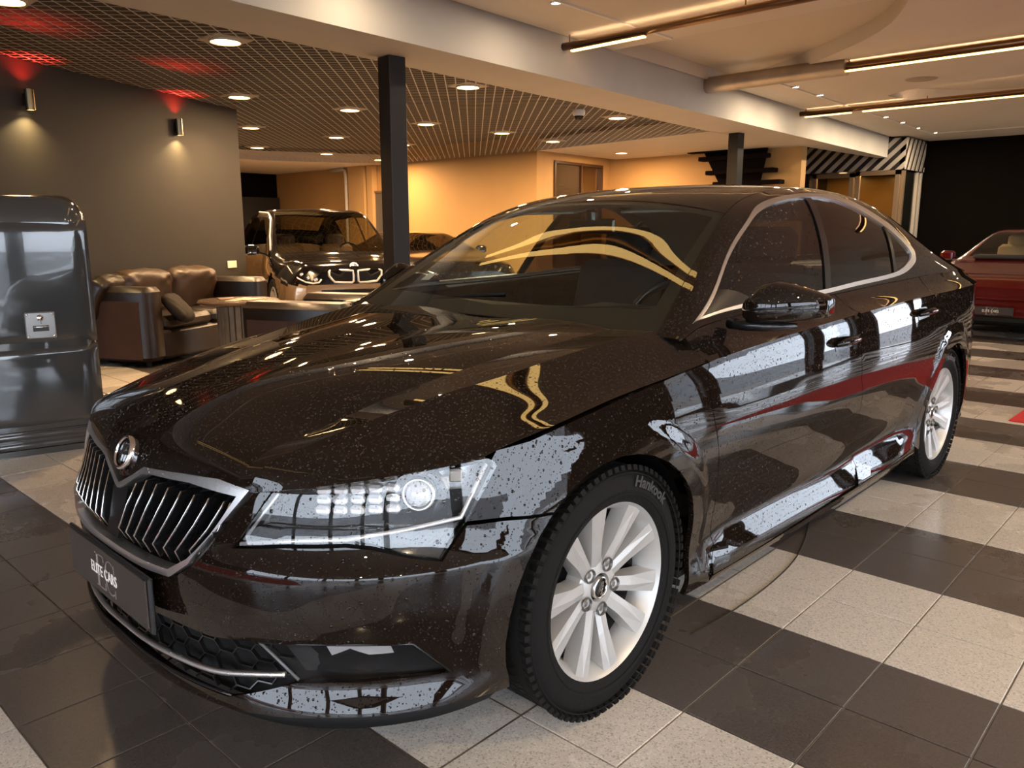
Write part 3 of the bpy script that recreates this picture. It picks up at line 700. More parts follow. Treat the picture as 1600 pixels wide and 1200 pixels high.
# small spots along the trim
SP=[(1243,135),(1283,148),(1360,173),(1389,182),(1415,191),(1439,200),(1460,208)]
rt=Vector((math.cos(YAW),-math.sin(YAW),0)); upv=rt.cross(_f)
SPX=[(-2.77,8.80),(-2.80,9.63),(-2.87,11.62),(-2.91,12.5),(-2.94,13.4),(-3.0,14.4),(-2.98,15.35),(-2.50,3.70),(-2.55,2.0),(-.2,15.4),(2.5,15.4)]
proto=None
pos=['first','second','third','fourth','fifth','sixth','seventh']
for k,(x,y) in enumerate(SPX):
    if proto is None:
        e=empty('ceiling_spotlight',(x,y,ZC0)); MB().lathe([(.034,.0),(.038,-.012),(.050,-.012),(.053,.001)],20).build('trim_ring',M_CHR if 'M_CHR' in globals() else mat('chrome',(.85,.84,.83),.08,1),e,auto=40)
        MB().lathe([(0,-.010),(.036,-.008)],16).build('lens',E_SPOT,e); proto=e
    else: e=copy_tree(proto); e.location=(x,y,ZC0)
    tag(e,('small bright ceiling spotlight, %s from the duct along the beam border'%pos[k]) if k<7 else ('small ceiling spotlight at the top edge above the beam' if k==7 else 'small ceiling spotlight along the border trim'),'spotlight','small spotlights along the ceiling border')
    area('spot_lamp',(x,y,ZC0-.03),.07,(12 if x<-2.3 and y<5 else 26),(1,.78,.52),disk=True)
# hall lamps outside the picture (same spotlights, further along)
for x,y in ((3.2,-3.5),(5.4,-3),(3.6,.9),(5.6,3),(3.4,4.0),(5.5,8),(1.5,13)):
    e=copy_tree(proto); e.location=(x,y,ZC0); tag(e,'small ceiling spotlight over the open hall','spotlight','small spotlights over the open hall')
    area('spot_lamp',(x,y,ZC0-.03),.07,55,(1,.74,.46),disk=True)
# dome camera
e=empty('dome_camera',(-4.31,6.25,2.70),0,'white and black dome security camera under the lattice ceiling','camera')
MB().lathe([(.0,.0),(.075,.0),(.075,-.05),(.060,-.07)],28).build('housing',mat('camera_white',(.6,.57,.52),.4),e,auto=40)
MB().lathe([(.058,-.065),(.050,-.10),(.030,-.122),(0,-.130)],24).build('dome',mat('dome_black',(.01,.01,.01),.08),e,smooth=True)
# wall lamps on the grey wall
wn_=Vector((-4.22,8.42,0)).normalized(); nrm=Vector((wn_.y,-wn_.x,0))   # normal into the room
for (x,y,z,t) in ((-5.92,.71,2.37,'leftmost of the two on the grey wall, above the grey cabinet'),(-6.78,2.39,2.365,'on the grey wall above the leather sofa')):
    e=empty('wall_lamp',(x+nrm.x*.045,y+nrm.y*.045,z),math.atan2(wn_.y,wn_.x),'cylindrical up-down lamp '+t,'wall lamp')
    MB().lathe([(.030,-.085),(.040,-.085),(.040,.085),(.030,.085)],24).build('shade',mat('lamp_nickel',(.35,.28,.18),.18,1),e,auto=40)
    MB().box((0,.035,0),(.05,.03,.10)).build('wall_mount',M_COLD,e)
    MB().lathe([(0,-.070),(.030,-.070)],20).build('lower_bulb',emis('lamp_yellow',(1,.72,.32),30,False),e)
    MB().lathe([(0,.070),(.030,.070)],20).build('upper_bulb',emis('lamp_red',(1,.04,.02),20,False),e)
    lo=Vector((x,y,z))+nrm*.085
    area('wall_lamp_down',(lo.x,lo.y,z-.09),.05,8.0,(1,.70,.32),disk=True,spread=math.radians(120))
    area('wall_lamp_up',(lo.x,lo.y,z+.09),.05,5.0,(1,.03,.02),rot=(PI,0,0),disk=True,spread=math.radians(110))
# switch plate on the grey wall
q=Vector((-7.14,3.11,.865))
e=MB(); e.box((q.x+nrm.x*.008,q.y+nrm.y*.008,q.z),(.012,.17,.085),rz=math.atan2(nrm.y,nrm.x),bev=.003); tag(e.build('socket_plate',mat('cream_plastic',(.8,.72,.55),.4)),'cream socket plate low on the end of the grey wall above the sofa','socket')
# ================================================================= striped vestibule at the far end
YV=15.52; XV=-3.54
M_STW=mat('stripe_grey',(.42,.38,.33),.5); M_STK=mat('stripe_black',(.012,.008,.008),.5)
vb=empty('striped_kiosk',(-4.6,YV+.5,0),0,'black-and-grey diagonally striped kiosk with lit glass doors at the far end','kiosk')
def stripes(name,poly,fnc,slope,pitch,duty,m,base):
    """diagonal bars clipped to a rectangle given in (s,z)"""
    (s0,z0,s1,z1)=poly; b=MB()
    c_=s0-(z1-z0)/slope-pitch
    while c_<s1+pitch:
        P=[(c_,z0),(c_+pitch*duty,z0),(c_+pitch*duty+(z1-z0)/slope,z1),(c_+(z1-z0)/slope,z1)]
        for axis,lim,sg in ((0,s0,1),(0,s1,-1)):
            O=[]
            for i in range(len(P)):
                p,q=P[i],P[(i+1)%len(P)]; fp=(p[0]-lim)*sg; fq=(q[0]-lim)*sg
                if fp>=0: O.append(p)
                if (fp>=0)!=(fq>=0): t=fp/(fp-fq); O.append((lim,p[1]+(q[1]-p[1])*t))
            P=O
            if len(P)<3: break
        if len(P)>=3:
            n=len(P); b.add([fnc(s,z,0) for s,z in P]+[fnc(s,z,.012) for s,z in P],[tuple(range(n,2*n))[::1]]+[(i,(i+1)%n,n+(i+1)%n,n+i) for i in range(n)])
        c_+=pitch
    o=b.build(name,m,vb)
    for k in range(1): pass
    return o
lx=lambda s,z,o: (s-(-4.6),-.5-o,z)
ly=lambda s,z,o: (XV+4.6+o,s-.5-YV+0*z,z)
MB().box((-.0,0,2.765),(2.10,1.0,.61)).box((-.95,0,1.22),(.20,1.0,2.44)).build('body_box',M_STK,vb)
stripes('stripe_bar',(-5.65,2.46,XV,3.07),lx,.95,.235,.5,M_STW,0)
stripes('stripe_bar',(YV+.0,2.46,YV+1.18,3.07),ly,2.0,.24,.5,M_STW,0)
MB().box((XV+4.6-.05,.09,2.765),(.10,1.18,.61)).build('side_panel',M_STK,vb)
M_ALF=mat('bronze_anodised_frame',(.36,.26,.17),.35,.6)
for x0,x1,zt,kk in ((-5.36,-4.50,2.43,0),(-4.46,-3.60,2.45,1)):
    d=MB(); w=.085
    for xx in (x0+w/2,x1-w/2): d.box((xx+4.6,-.52,zt/2),(w,.06,zt))
    d.box(((x0+x1)/2+4.6,-.52,zt-w/2),(x1-x0,.06,w)); d.box(((x0+x1)/2+4.6,-.52,.06),(x1-x0,.06,.12)); dd=d.build('glass_door',M_ALF,vb)
    MB().box(((x0+x1)/2+4.6,-.51,zt/2),(x1-x0-.16,.008,zt-.18)).build('pane',glass('kiosk_glass',(.85,.75,.55),1.0,ior=1.9),dd)
MB().box((XV+4.6-.04,-.07,1.22),(.02,.66,2.42)).build('side_glass',mat('kiosk_dark_glass',(.012,.012,.010),.06),vb)
for yy,w,m in ((.36,.05,M_STW),(.58,.06,M_STW),(-.45,.07,M_ALF)): MB().box((XV+4.6-.02,yy,1.22),(.06,w,2.44)).build('side_post',m,vb)
MB().box((-.1,.45,1.2),(2.0,.03,2.4)).build('back_wall',mat('kiosk_back',(.30,.20,.10),.25),vb)
area('kiosk_lamp',(-4.2,YV+.2,2.38),.3,8,(1,.62,.25),disk=True); area('kiosk_lamp',(-5.0,YV+.2,2.38),.3,8,(1,.62,.25),disk=True)
for kx in (-4.1,-4.9):
    MB().lathe([(0,0),(.07,0),(.075,.02)],20,Matrix.Translation((kx+4.6,-.1,2.40))).build('inner_lamp',E_WARM,vb)
# wall stairs: black treads fanning out from a dark spine, behind the second column
st=empty('wall_stairs',(-5.3,12.05,1.4),0,'black floating stair treads on the far wall behind the second column','stairs')
TR=[((1095,1135),(1165,1201),246,7),((1106,1135),(1165,1212),267,7),((1117,1135),(1165,1222),285,6)]
def wpt(px,py,yy):
    d=_f+rt*((px-800)/1241.07)-upv*((py-600)/1241.07); t=(yy-CAMP[1])/d.y; q=Vector(CAMP)+d*t; return q
for a,b,py,th in TR:
    A=wpt(a[0],py+2,11.95);B=wpt(b[1],py-2 if py<260 else py,11.95)
    c_=(A+B)/2-Vector(st.location); MB().box((c_.x,c_.y,c_.z),((B-A).length,.20,.075),ry=.0,bev=.01).build('tread',M_TREAD,st)
for (a,b,py) in ((1078,1140,236),(1100,1150,303)):
    A=wpt(a,py,11.95);B=wpt(b,py,11.95); c_=(A+B)/2-Vector(st.location); MB().box((c_.x,c_.y,c_.z),((B-A).length,.20,.06),bev=.01).build('tread',M_TREAD,st)
A=wpt(1125,236,11.98)-Vector(st.location);B=wpt(1150,330,11.98)-Vector(st.location); b=MB(); b.prism([(A.x-.35,A.z),(A.x+.9,A.z),(B.x+.3,B.z),(B.x-.1,B.z)],-.02,.04,Matrix.Rotation(PI/2,4,'X')); b.build('spine',M_TREAD,st)
# red mat on the floor, right edge
tag(MB().box((2.30,5.85,.004),(2.86,2.66,.008),rz=.0,bev=.003).build('red_carpet',mat('red_carpet',(.55,.012,.012),.95,bump=(300,.3))),'red carpet runner at the right edge on the striped tiles','carpet')

tag(MB().box((-1.2,-3.4,.004),(4.6,1.5,.008),bev=.003).build('red_carpet',MATS['red_carpet']),'red entrance carpet behind the camera, mirrored in the front bumper','carpet')

cb_=_cat(np.arange(7),np.array([(.487,2.078),(.605,1.911),(.715,1.687),(.822,1.345),(.862,1.051),(.869,.74),(.851,.495)]))(np.linspace(0,6,40))
tag(MB().tube([(x,y,.003) for x,y in cb_],.0025,5).build('floor_wire',M_COLD,smooth=True),'thin dark wire curving over the tiles beside the car sill','wire')
# ================================================================= black liftback in the foreground
M_PAINT=wet('black_metallic_paint',(.0085,.0052,.0036),.5,0,1,drop=1.0,dist=.0060,scales=((200,.38,.72),(105,.42,.35)))
M_CHROME=wet('wet_chrome',(.70,.69,.68),.34,1,0,drop=.8,dist=.006,scales=((240,.34,.7),(120,.4,.3)))
M_CHR=mat('chrome',(.85,.84,.83),.08,1)
M_BLK=mat('gloss_black_plastic',(.008,.008,.009),.22)
M_BLKM=mat('matt_black_plastic',(.005,.005,.005),.7,spec=.25,bump=(60,.1))
M_RUB=mat('tyre_rubber',(.007,.0065,.006),.8,spec=.15,bump=(90,.15))
M_RUBT=mat('tyre_letters',(.03,.03,.03),.5)
M_ALLOY=mat('silver_alloy',(.50,.49,.475),.40,.45,noise=(9,.08),bump=(200,.04))
M_ALLOYD=mat('dull_alloy_barrel',(.30,.29,.28),.5,.7,noise=(9,.2))
M_DARK=mat('dark_interior',(.02,.018,.016),.7)
M_TRIMG=mat('grey_pillar_trim',(.22,.22,.20),.8)
M_SEAT=mat('dark_seat_fabric',(.010,.009,.008),.85,bump=(80,.2))
G_WS=glass('windscreen_glass',(.80,.86,.80),1.0,drops=.0)
G_WSD=glass('side_window_glass',(.62,.70,.66),1.0,drops=.25)
G_TINT=glass('tinted_rear_glass',(.10,.085,.08),1.0)
G_LENS=glass('headlamp_lens',(.96,.97,.98),1.0,drops=.12,ior=1.65)
def P2D(l): return [tuple(q) for q in l]
def mir(l): return [(-a,b) for a,b in reversed(l)]
car=empty('hatchback_car',(0,0,0),0,'large black liftback car beaded with rain, with chrome slatted grille, in the foreground','car')
def arch(wy,r,z0a,z1b,side,n=22):
    """arch outline (u,z) from the front foot to the back foot"""
    a0=PI-math.asin((z0a-.33)/r); a1=math.asin((z1b-.33)/r); o=[]
    for i in range(n+1):
        a=a0+(a1-a0)*i/n; o.append((float(u_of_y(wy+r*math.cos(a))),.33+r*math.sin(a)))
    return o
R_ARCH=.378
_HL=[(0.4759,0.5829),(0.5800,0.7179),(0.7079,0.7372),(0.8188,0.7459),(0.9803,0.7560),(1.0960,0.7669),(1.1183,0.7601),(1.1232,0.7466),(1.0328,0.6289),(0.9708,0.5653),(0.9004,0.5793),(0.8147,0.6010),(0.7562,0.6072),(0.6170,0.6007)]
_GO=[(0.0000,0.6400),(0.0146,0.6458),(0.0737,0.6735),(0.1223,0.6995),(0.2832,0.7103),(0.4086,0.7149),(0.5104,0.7040),(0.4067,0.5889),(0.3686,0.5305),(0.2966,0.4847),(0.2067,0.4800),(0.0000,0.4780)]
_GI=[(0.0000,0.6260),(0.0215,0.6330),(0.1191,0.6833),(0.1588,0.6896),(0.3180,0.6958),(0.4193,0.6904),(0.4760,0.6881),(0.3709,0.5448),(0.2937,0.5028),(0.2000,0.5000),(0.0000,0.4990)]
_fa=arch(0,R_ARCH,.20,.20,1)
_fz=[q for q in _fa if u_of_y(-.30)>0]
_seamz=.618
_arch_front=[q for q in _fa if q[1]<=_seamz and q[0]<u_of_y(0)]
_arch_rest=[q for q in _fa if not(q[1]<=_seamz and q[0]<u_of_y(0))]
_useam=float(u_of_y(-math.sqrt(R_ARCH**2-(_seamz-.33)**2)))
# ---- bumper
_hb=[(0.0620,0.1831),(0.3073,0.1889),(0.4523,0.1939),(0.5414,0.2032),(0.7054,0.2171),(0.8830,0.2190),(0.9762,0.2166),(1.0676,0.2085)]+_arch_front+[(_useam-.002,_seamz-.004),(1.1483,0.6212),(1.0389,0.6245)]
_hb+= [(0.9721,0.5582),(0.9000,0.5713),(0.8147,0.5922),(0.7562,0.5981),(0.6167,0.5915),(0.4690,0.5756),(0.5745,0.7230),(0.5191,0.7083),(0.4118,0.5878),(0.3724,0.5274),(0.2986,0.4797),(0.2068,0.4750)]
_bump=_hb+mir(_hb)
_LO=[(0.0000,0.3504),(0.2402,0.3586),(0.3939,0.3533),(0.5462,0.3736),(0.6672,0.3847),(0.7807,0.3862),(0.9015,0.3740),(0.9909,0.2845),(0.8335,0.2895),(0.7161,0.2879),(0.6285,0.2810),(0.4509,0.2223),(0.2863,0.2236),(0.1395,0.2278),(0.0000,0.2290)]
_lo=_LO+mir(_LO)[1:-1]
_cr=[(0.5565,0.5235),(0.7870,0.5377),(0.8956,0.5404),(0.9662,0.5446),(1.0488,0.5444),(1.1596,0.5620)]
panel('front_bumper',ring,_bump,M_PAINT,car,holes=[_lo],step=.015,skirt=.018)
_lip=[(0.0000,0.1660),(0.3037,0.1695),(0.6043,0.1801),(0.8822,0.1885),(1.0164,0.1856),(1.0893,0.1868),(1.1079,0.1985),(1.0651,0.2068),(0.9761,0.2147),(0.8830,0.2172),(0.7055,0.2153),(0.5411,0.2012),(0.4530,0.1925),(0.3088,0.1880),(0.0000,0.1800)]
panel('bumper_lip',ring,_lip+mir(_lip)[1:-1],M_BLKM,car,step=.03,skirt=.03,off=-.004)
# dark box behind every front opening
_bk=[(0,.20),(.6,.21),(1.0,.23),(1.05,.5),(.98,.60),(.55,.70),(0,.655)]
gridmesh('front_backing',lambda a,b: ring(a,b)+np.array([0,.055,0]),np.linspace(-.99,.99,60),np.linspace(.20,.70,20),M_BLKM,car)
# ---- lower grille: honeycomb ribs
def offp(a,b,o):
    a=np.array([a]);b=np.array([b]); return Vector((ring(a,b)+snorm(ring,a,b)*o)[0])
def rib(mb,A,B,o=-.022,t=.0016,dp=.010,n=1):
    for i in range(n):
        a=(A[0]+(B[0]-A[0])*i/n,A[1]+(B[1]-A[1])*i/n);b=(A[0]+(B[0]-A[0])*(i+1)/n,A[1]+(B[1]-A[1])*(i+1)/n)
        p,q=offp(*a,o),offp(*b,o); p2,q2=offp(*a,o-dp),offp(*b,o-dp); d=(q-p).normalized(); w=d.cross((p2-p).normalized())*t
        mb.add([p-w,p+w,q+w,q-w,p2-w,p2+w,q2+w,q2-w],[(0,1,2,3),(0,4,5,1),(3,2,6,7),(0,3,7,4),(1,5,6,2)])
hx=MB(); hw,hh=.074,.040
_g=[(.0,.35),(.5473,.371),(.632,.292),(.4511,.226),(0,.231)]; _gpoly=_g+mir(_g)[1:-1]
for r in range(-1,6):
    for c in range(-10,11):
        cx=c*hw*.80; cz=.225+r*hh+(hh/2 if c%2 else 0)
        hv=[(cx-hw*.53,cz),(cx-hw*.27,cz+hh/2),(cx+hw*.27,cz+hh/2),(cx+hw*.53,cz)]
        for i in range(3):
            m_=((hv[i][0]+hv[i+1][0])/2,(hv[i][1]+hv[i+1][1])/2)
            if inpoly(np.array([m_]),_gpoly)[0]: rib(hx,hv[i],hv[i+1])
tag(hx.build('honeycomb_grille',M_BLK,car),kind='stuff')
_lc=[(0.6040,0.3010),(0.5311,0.2890),(0.4329,0.2718),(0.3603,0.2672),(0.2782,0.2674),(0.1318,0.2683),(0.0000,0.2680)]
_lc=_lc+[(-a,b) for a,b in reversed(_lc[:-1])]
cs=_cat(np.arange(len(_lc)),np.array(_lc))(np.linspace(0,len(_lc)-1,60))
MB().tube([offp(a,b,.002) for a,b in cs],.0075,8,flat=1.0).build('lower_chrome_strip',M_CHROME,car,smooth=True)
MB().tube([offp(a,b,-.004) for a,b in _cat(np.arange(5),np.array([(-.46,.2265),(-.2,.2275),(0,.231),(.2,.2275),(.46,.2265)]))(np.linspace(0,4,40))],.004,6).build('grille_lower_edge',M_BLK,car,smooth=True)
# ---- fog lamp inserts
_fog=[(0.5539,0.3703),(0.6671,0.3806),(0.7806,0.3820),(0.9005,0.3695),(0.9837,0.2875),(0.8335,0.2938),(0.7162,0.2921),(0.6320,0.2858)]
for s in (1,-1):
    F_=_fog if s>0 else mir(_fog)
    lens=panel('fog_lamp',ring,F_,glass('fog_lens',(.88,.88,.88),1.0,ior=1.33),car,step=.03,off=-.004,skirt=.004)[0]
    panel('lamp_housing',ring,F_,mat('fog_housing',(.03,.03,.03),.4),lens,step=.04,off=-.045,skirt=0)
    rf=[(s*.69,.372),(s*.75,.374),(s*.80,.372),(s*.845,.366),(s*.86,.335),(s*.80,.335),(s*.755,.350),(s*.71,.335)]
    if s<0: rf=rf[::-1]
    panel('reflector',ring,rf,mat('lamp_reflector',(.72,.72,.72),.30,.6),lens,step=.03,off=-.03,skirt=.01)
    MB().tube([offp(s*a,b,.0) for a,b in ((.548,.3746),(.6677,.3854),(.7808,.3867),(.9009,.3742),(.9885,.2874))],.003,6).build('bezel',M_BLK,lens,smooth=True)
    MB().tube([offp(s*a,b,-.001) for a,b in ((.5473,.3746),(.6353,.289))],.0035,6).build('bezel',mat('satin_grey',(.12,.12,.12),.35),lens,smooth=True)
# ---- main grille
fr=panel('grille_frame',ring,_GO+mir(_GO)[1:-1],M_CHROME,car,holes=[_GI+mir(_GI)[1:-1]],step=.012,off=.012,skirt=.030)[0]
rad=MB()
rad.add([offp(a,b,.004) for a,b in ((-.035,.51),(.035,.51),(.045,.635),(-.045,.635))]+[offp(a,b,-.04) for a,b in ((-.035,.51),(.035,.51),(.045,.635),(-.045,.635))],[(0,1,2,3),(0,4,5,1),(1,5,6,2),(3,2,6,7),(0,3,7,4)])
rad.build('radar_cover',M_BLK,car)
for s in (1,-1):
    for k in range(9):
        uk=.058+.0435*k; ut=.026+1.145*(uk-.04)+.04
        zt=.672 if k<9 else .665
        if k==0: zt=.655
        if ut>.455: ut=.455
        zlow=.512 if k<7 else (.532 if k==7 else .580)
        line=[(uk-.002,zlow,-.012),(uk+(0 if k<8 else .012),max(.543,zlow+.022),.012),((uk+ut)/2,(.543+zt)/2,.010),(ut,zt,.004),(ut+.008,zt+.008,-.02)]
        if k==9: line=[(uk-.01,.560,-.01),(uk,.585,.008),((uk+ut)/2,(.6+zt)/2,.006),(ut,zt-.004,.0),(ut+.004,zt+.004,-.02)]
        F_=[offp(s*a,b,o) for a,b,o in line]; B_=[offp(s*a,b,-.045) for a,b,o in line]
        m=MB(); w=.0045; n=len(F_)
        V=[];Fc=[]
        for i in range(n):
            t=Vector((1,0,0))*w
            V+=[F_[i]-t,F_[i]+t,B_[i]+t,B_[i]-t]
        for i in range(n-1):
            for q in range(4): Fc.append((i*4+q,i*4+(q+1)%4,i*4+4+(q+1)%4,i*4+4+q))
        m.add(V,Fc); fin=m.build('grille_slat',M_BLK,fr)
        e=MB(); e.tube([p+Vector((0,-.001,0)) for p in F_[:4]],.0017,6)
        fin2=e.build('grille_slat_edge',M_CHR,fr,smooth=True)
# ---- number plate
def plate(parent,M,w=.53,h=.125,tex=True,dark=(.035,.028,.025)):
    pl=MB(); pl.box((0,0,0),(w,.012,h),bev=.004); pl.v=[M@Vector(v) for v in pl.v]
    o=pl.build('number_plate',mat('plate_holder',(.015,.014,.014),.3),parent)
    q=MB(); q.box((0,-.0075,.004),(w-.024,.004,h-.022),bev=.0015); q.v=[M@Vector(v) for v in q.v]; q.build('plate_face',mat('plate_brown',dark,.45),o)
    def put(v,f,m,name,yo):
        return obj(name,[M@Vector((a,yo+c*-1,b)) for a,b,c in v],[t[::-1] for t in f],m,o)
    tw=mat('plate_white',(.85,.82,.78),.5); tg=mat('plate_grey',(.24,.21,.20),.5)
    v,f=text_mesh('ELITE CARS',.042,.0006,.0,1.02); put([(a*.80-.012,b*1.0-.0,c) for a,b,c in v],f,tw,'plate_lettering',-.0105)
    # thin serif monogram
    mg=MB(); H=.092; x0=-.066
    def bx(cx,cz,dx,dz): mg.box((cx,-.0098,cz),(dx,.0006,dz))
    bx(x0+.014,0,.012,H); bx(x0+.028,H/2-.0015,.058,.003); bx(x0+.030,-H/2+.0015,.062,.003); bx(x0+.032,.002,.026,.003)
    bx(x0+.0555,H/2-.008,.003,.016); bx(x0+.0595,-H/2+.010,.003,.020); bx(x0+.0455,.002,.003,.014)
    cx=x0+.098; n=30
    for i in range(n):
        a0=math.radians(48+264*i/n);a1=math.radians(48+264*(i+1)/n); 
        def rr(a,th): return (cx+(.036-0*th)*math.cos(a),H/2*math.sin(a))
        t0=.0012+.009*max(0,-math.cos(a0))**1.2; t1=.0012+.009*max(0,-math.cos(a1))**1.2
        P_=[]
        for a,t in ((a0,t0),(a1,t1)):
            P_+= [(cx+.036*math.cos(a),H/2*math.sin(a)),(cx+(.036-t)*math.cos(a),(H/2-.003)*math.sin(a))]
        mg.add([(x,-.0102,z) for x,z in (P_[0],P_[1],P_[3],P_[2])],[(0,1,2,3)])
    bx(cx+.0255,H/2-.016,.003,.022); bx(cx+.0255,-H/2+.010,.003,.022)
    mg.v=[M@Vector(v) for v in mg.v]; mg.build('plate_monogram',tg,o)
    return o
plate(car,Matrix.Translation((0,-.927,.408)),h=.142)
# ---- headlamps
for s in (1,-1):
    H_=_HL if s>0 else mir(_HL)
    lens=panel('headlamp',ring,H_,G_LENS,car,step=.03,off=.004,skirt=.006)[0]
    panel('lamp_bowl',ring,H_,mat('lamp_bowl_silver',(.30,.30,.30),.30,.55,bump=(120,.15)),lens,step=.03,off=-.05,skirt=-.045)
    bez=[(s*a,b) for a,b in ((.4835,.587),(.6233,.6052),(.7591,.6125),(.8155,.620),(.90,.628),(1.0281,.6423),(1.1026,.7534))]
    MB().tube([offp(a,b,-.010) for a,b in bez],.0055,8).build('daytime_light_strip',mat('light_guide',(.9,.9,.9),.12,.6),lens,smooth=True)
    MB().tube([offp(s*a,b,-.012) for a,b in ((.49,.595),(.575,.705))],.004,6).build('bezel',mat('satin_silver',(.6,.6,.6),.3,.7),lens,smooth=True)
    low=[(.76,.611),(.8155,.604),(.8985,.581),(.9673,.565),(1.024,.634),(.90,.622),(.80,.614)]; low=[(s*a,b) for a,b in low]
    if s<0: low=low[::-1]
    panel('lamp_lower_trim',ring,low,mat('smoked_trim',(.03,.03,.03),.15),lens,step=.03,off=-.012,skirt=.01)
    # projector: lens ball, ring and shroud
    c=offp(s*.935,.700,-.028); n=Vector((s*.62,-.78,.10)).normalized()
    Mx=Matrix.Translation(c)@n.to_track_quat('Z','Y').to_matrix().to_4x4()
    MB().lathe([(.0,.022),(.010,.021),(.020,.016),(.027,.008),(.030,0)],28,Mx).build('projector_lens',mat('projector_glass',(.5,.5,.5),.02,.0,coat=1,ior=1.6,spec=.8),lens,smooth=True)
    MB().lathe([(.030,-.01),(.030,.006),(.034,.010),(.038,.006),(.040,-.02)],28,Mx).build('projector_ring',M_CHR,lens,smooth=True)
    MB().lathe([(.040,-.012),(.058,-.004),(.060,-.03)],28,Mx).build('projector_shroud',mat('smoked_trim',(.03,.03,.03),.15),lens,smooth=True)
    c2=offp(s*.80,.698,-.035)
    g=MB()
    for i in range(5):
        for j in range(3): 
            q=offp(s*(.69+.045*i),.672+.024*j,-.034-.004*((i+j)%2)); g.box(tuple(q),(.034,.02,.020),rz=s*.55,bev=.006)
    tag(g.build('high_beam_facets',mat('lamp_reflector',(.72,.72,.72),.30,.6),lens),kind='stuff')
    bx=MB(); 
    for a_,b_ in ((1.03,.735),(.995,.72)): bx.box(tuple(offp(s*a_,b_,-.03)),(.03,.02,.03),rz=s*.8,bev=.004)
    bx.build('turn_signal_block',mat('amber_grey',(.35,.33,.30),.3),lens)
# ---- fenders
_gap1=[(1.9411,0.8935),(1.9288,0.8578),(1.9361,0.7627),(1.9963,0.5103),(2.0448,0.3046),(2.0070,0.2580),(1.9814,0.2316)]
_ten=[(1.1293,0.7771),(1.2241,0.7863),(1.3406,0.8108),(1.4958,0.8396),(1.6792,0.8655),(1.8223,0.8814)]
_fen=[( _useam-.001,_seamz+.003)]+_arch_rest+[(2.0,.20)]+[(a-.002,b) for a,b in _gap1[::-1]]+[(a,b+.003) for a,b in _ten[::-1]]+[(1.113,.760),(1.1166,.7534),(1.034,.6345),(1.1422,.6298)]
panel('front_fender',ring,_fen,M_PAINT,car,step=.017,skirt=.016,mirror=True)
# ---- doors
_gap2=[(3.0726,0.9855),(3.0820,0.9562),(3.0715,0.9030),(3.0647,0.7993),(3.0569,0.7004),(3.1251,0.5165),(3.2010,0.3081),(3.1345,0.2462)]
def top(u0,u1,n=14):
    o=[]
    for i in range(n+1):
        u=u0+(u1-u0)*i/n; y=float(_C(np.array([u]))[0,1]); o.append((u,float(ZB(y))-.001))
    return o
_fd=[(a+.002,b) for a,b in _gap1[::-1]]+[(1.925,.93)]+top(1.935,3.012)+[(a-.002,b) for a,b in _gap2[1:]]+[(2.6,.225)]
_fd=[(2.012,.222)]+[(a+.002,b) for a,b in _gap1[::-1][1:]]+top(1.93,3.016)+[(a-.002,b) for a,b in _gap2[1:]]
def tline(u0,u1,n=20): 
    return [(u0+(u1-u0)*i/n,float(ZT(float(_C(np.array([u0+(u1-u0)*i/n]))[0,1])))) for i in range(n+1)]
panel('front_door',ring,_fd,M_PAINT,car,step=.03,skirt=.016,mirror=True,lines=[tline(1.94,3.02)])
_ra=arch(2.841,R_ARCH,.22,.20,1)
_g3=[(4.03,1.02),(4.0509,0.8967),(4.0388,0.8453),(4.0303,0.7813)]
_raf=[q for q in _ra if q[0]<3.96 and q[1]>.30]
_door_arc=[(float(u_of_y(2.841+(R_ARCH+.045)*math.cos(a))),.33+(R_ARCH+.045)*math.sin(a)) for a in np.radians([72,85,100,115,130,145,160,172])]
_rd=[(3.1720,.235)]+[(a+.002,b) for a,b in _gap2[::-1][1:-1]]+top(3.022,4.02)+[(4.0151,.90),(4.0251,.8467),(4.0372,.79)]
_rd+= [(float(u_of_y(2.841+(R_ARCH+.05)*math.cos(a))),.33+(R_ARCH+.05)*math.sin(a)) for a in np.radians([84,100,115,130,145,160,172])]+[(float(u_of_y(2.405)),.29),(float(u_of_y(2.39)),.255)]
panel('rear_door',ring,_rd,M_PAINT,car,step=.03,skirt=.016,mirror=True,lines=[tline(3.04,4.0)])
# quarter panel with rear bumper corner
_qa=[q for q in _ra]
_q=[(float(u_of_y(2.395)),.255),(float(u_of_y(2.41)),.29)]+[(float(u_of_y(2.841+(R_ARCH+.046)*math.cos(a))),.33+(R_ARCH+.046)*math.sin(a)) for a in np.radians([172,160,145,130,115,100,84])]+[(4.0412,.79),(4.0291,.8467),(4.0191,.90)]+top(4.03,5.25,16)+[(UMAX-.005,1.0),(UMAX-.005,.24),(5.0,.22)]+_qa[::-1]
panel('rear_quarter',ring,_q,M_PAINT,car,step=.035,skirt=.016,mirror=True,lines=[tline(4.05,5.2)])
# sills
_sl=[(2.0,.165),(float(u_of_y(2.45)),.170),(float(u_of_y(2.40)),.25),(3.17,.228),(2.02,.213)]
panel('sill',ring,_sl,M_PAINT,car,step=.04,skirt=.03,off=-.003,mirror=True)
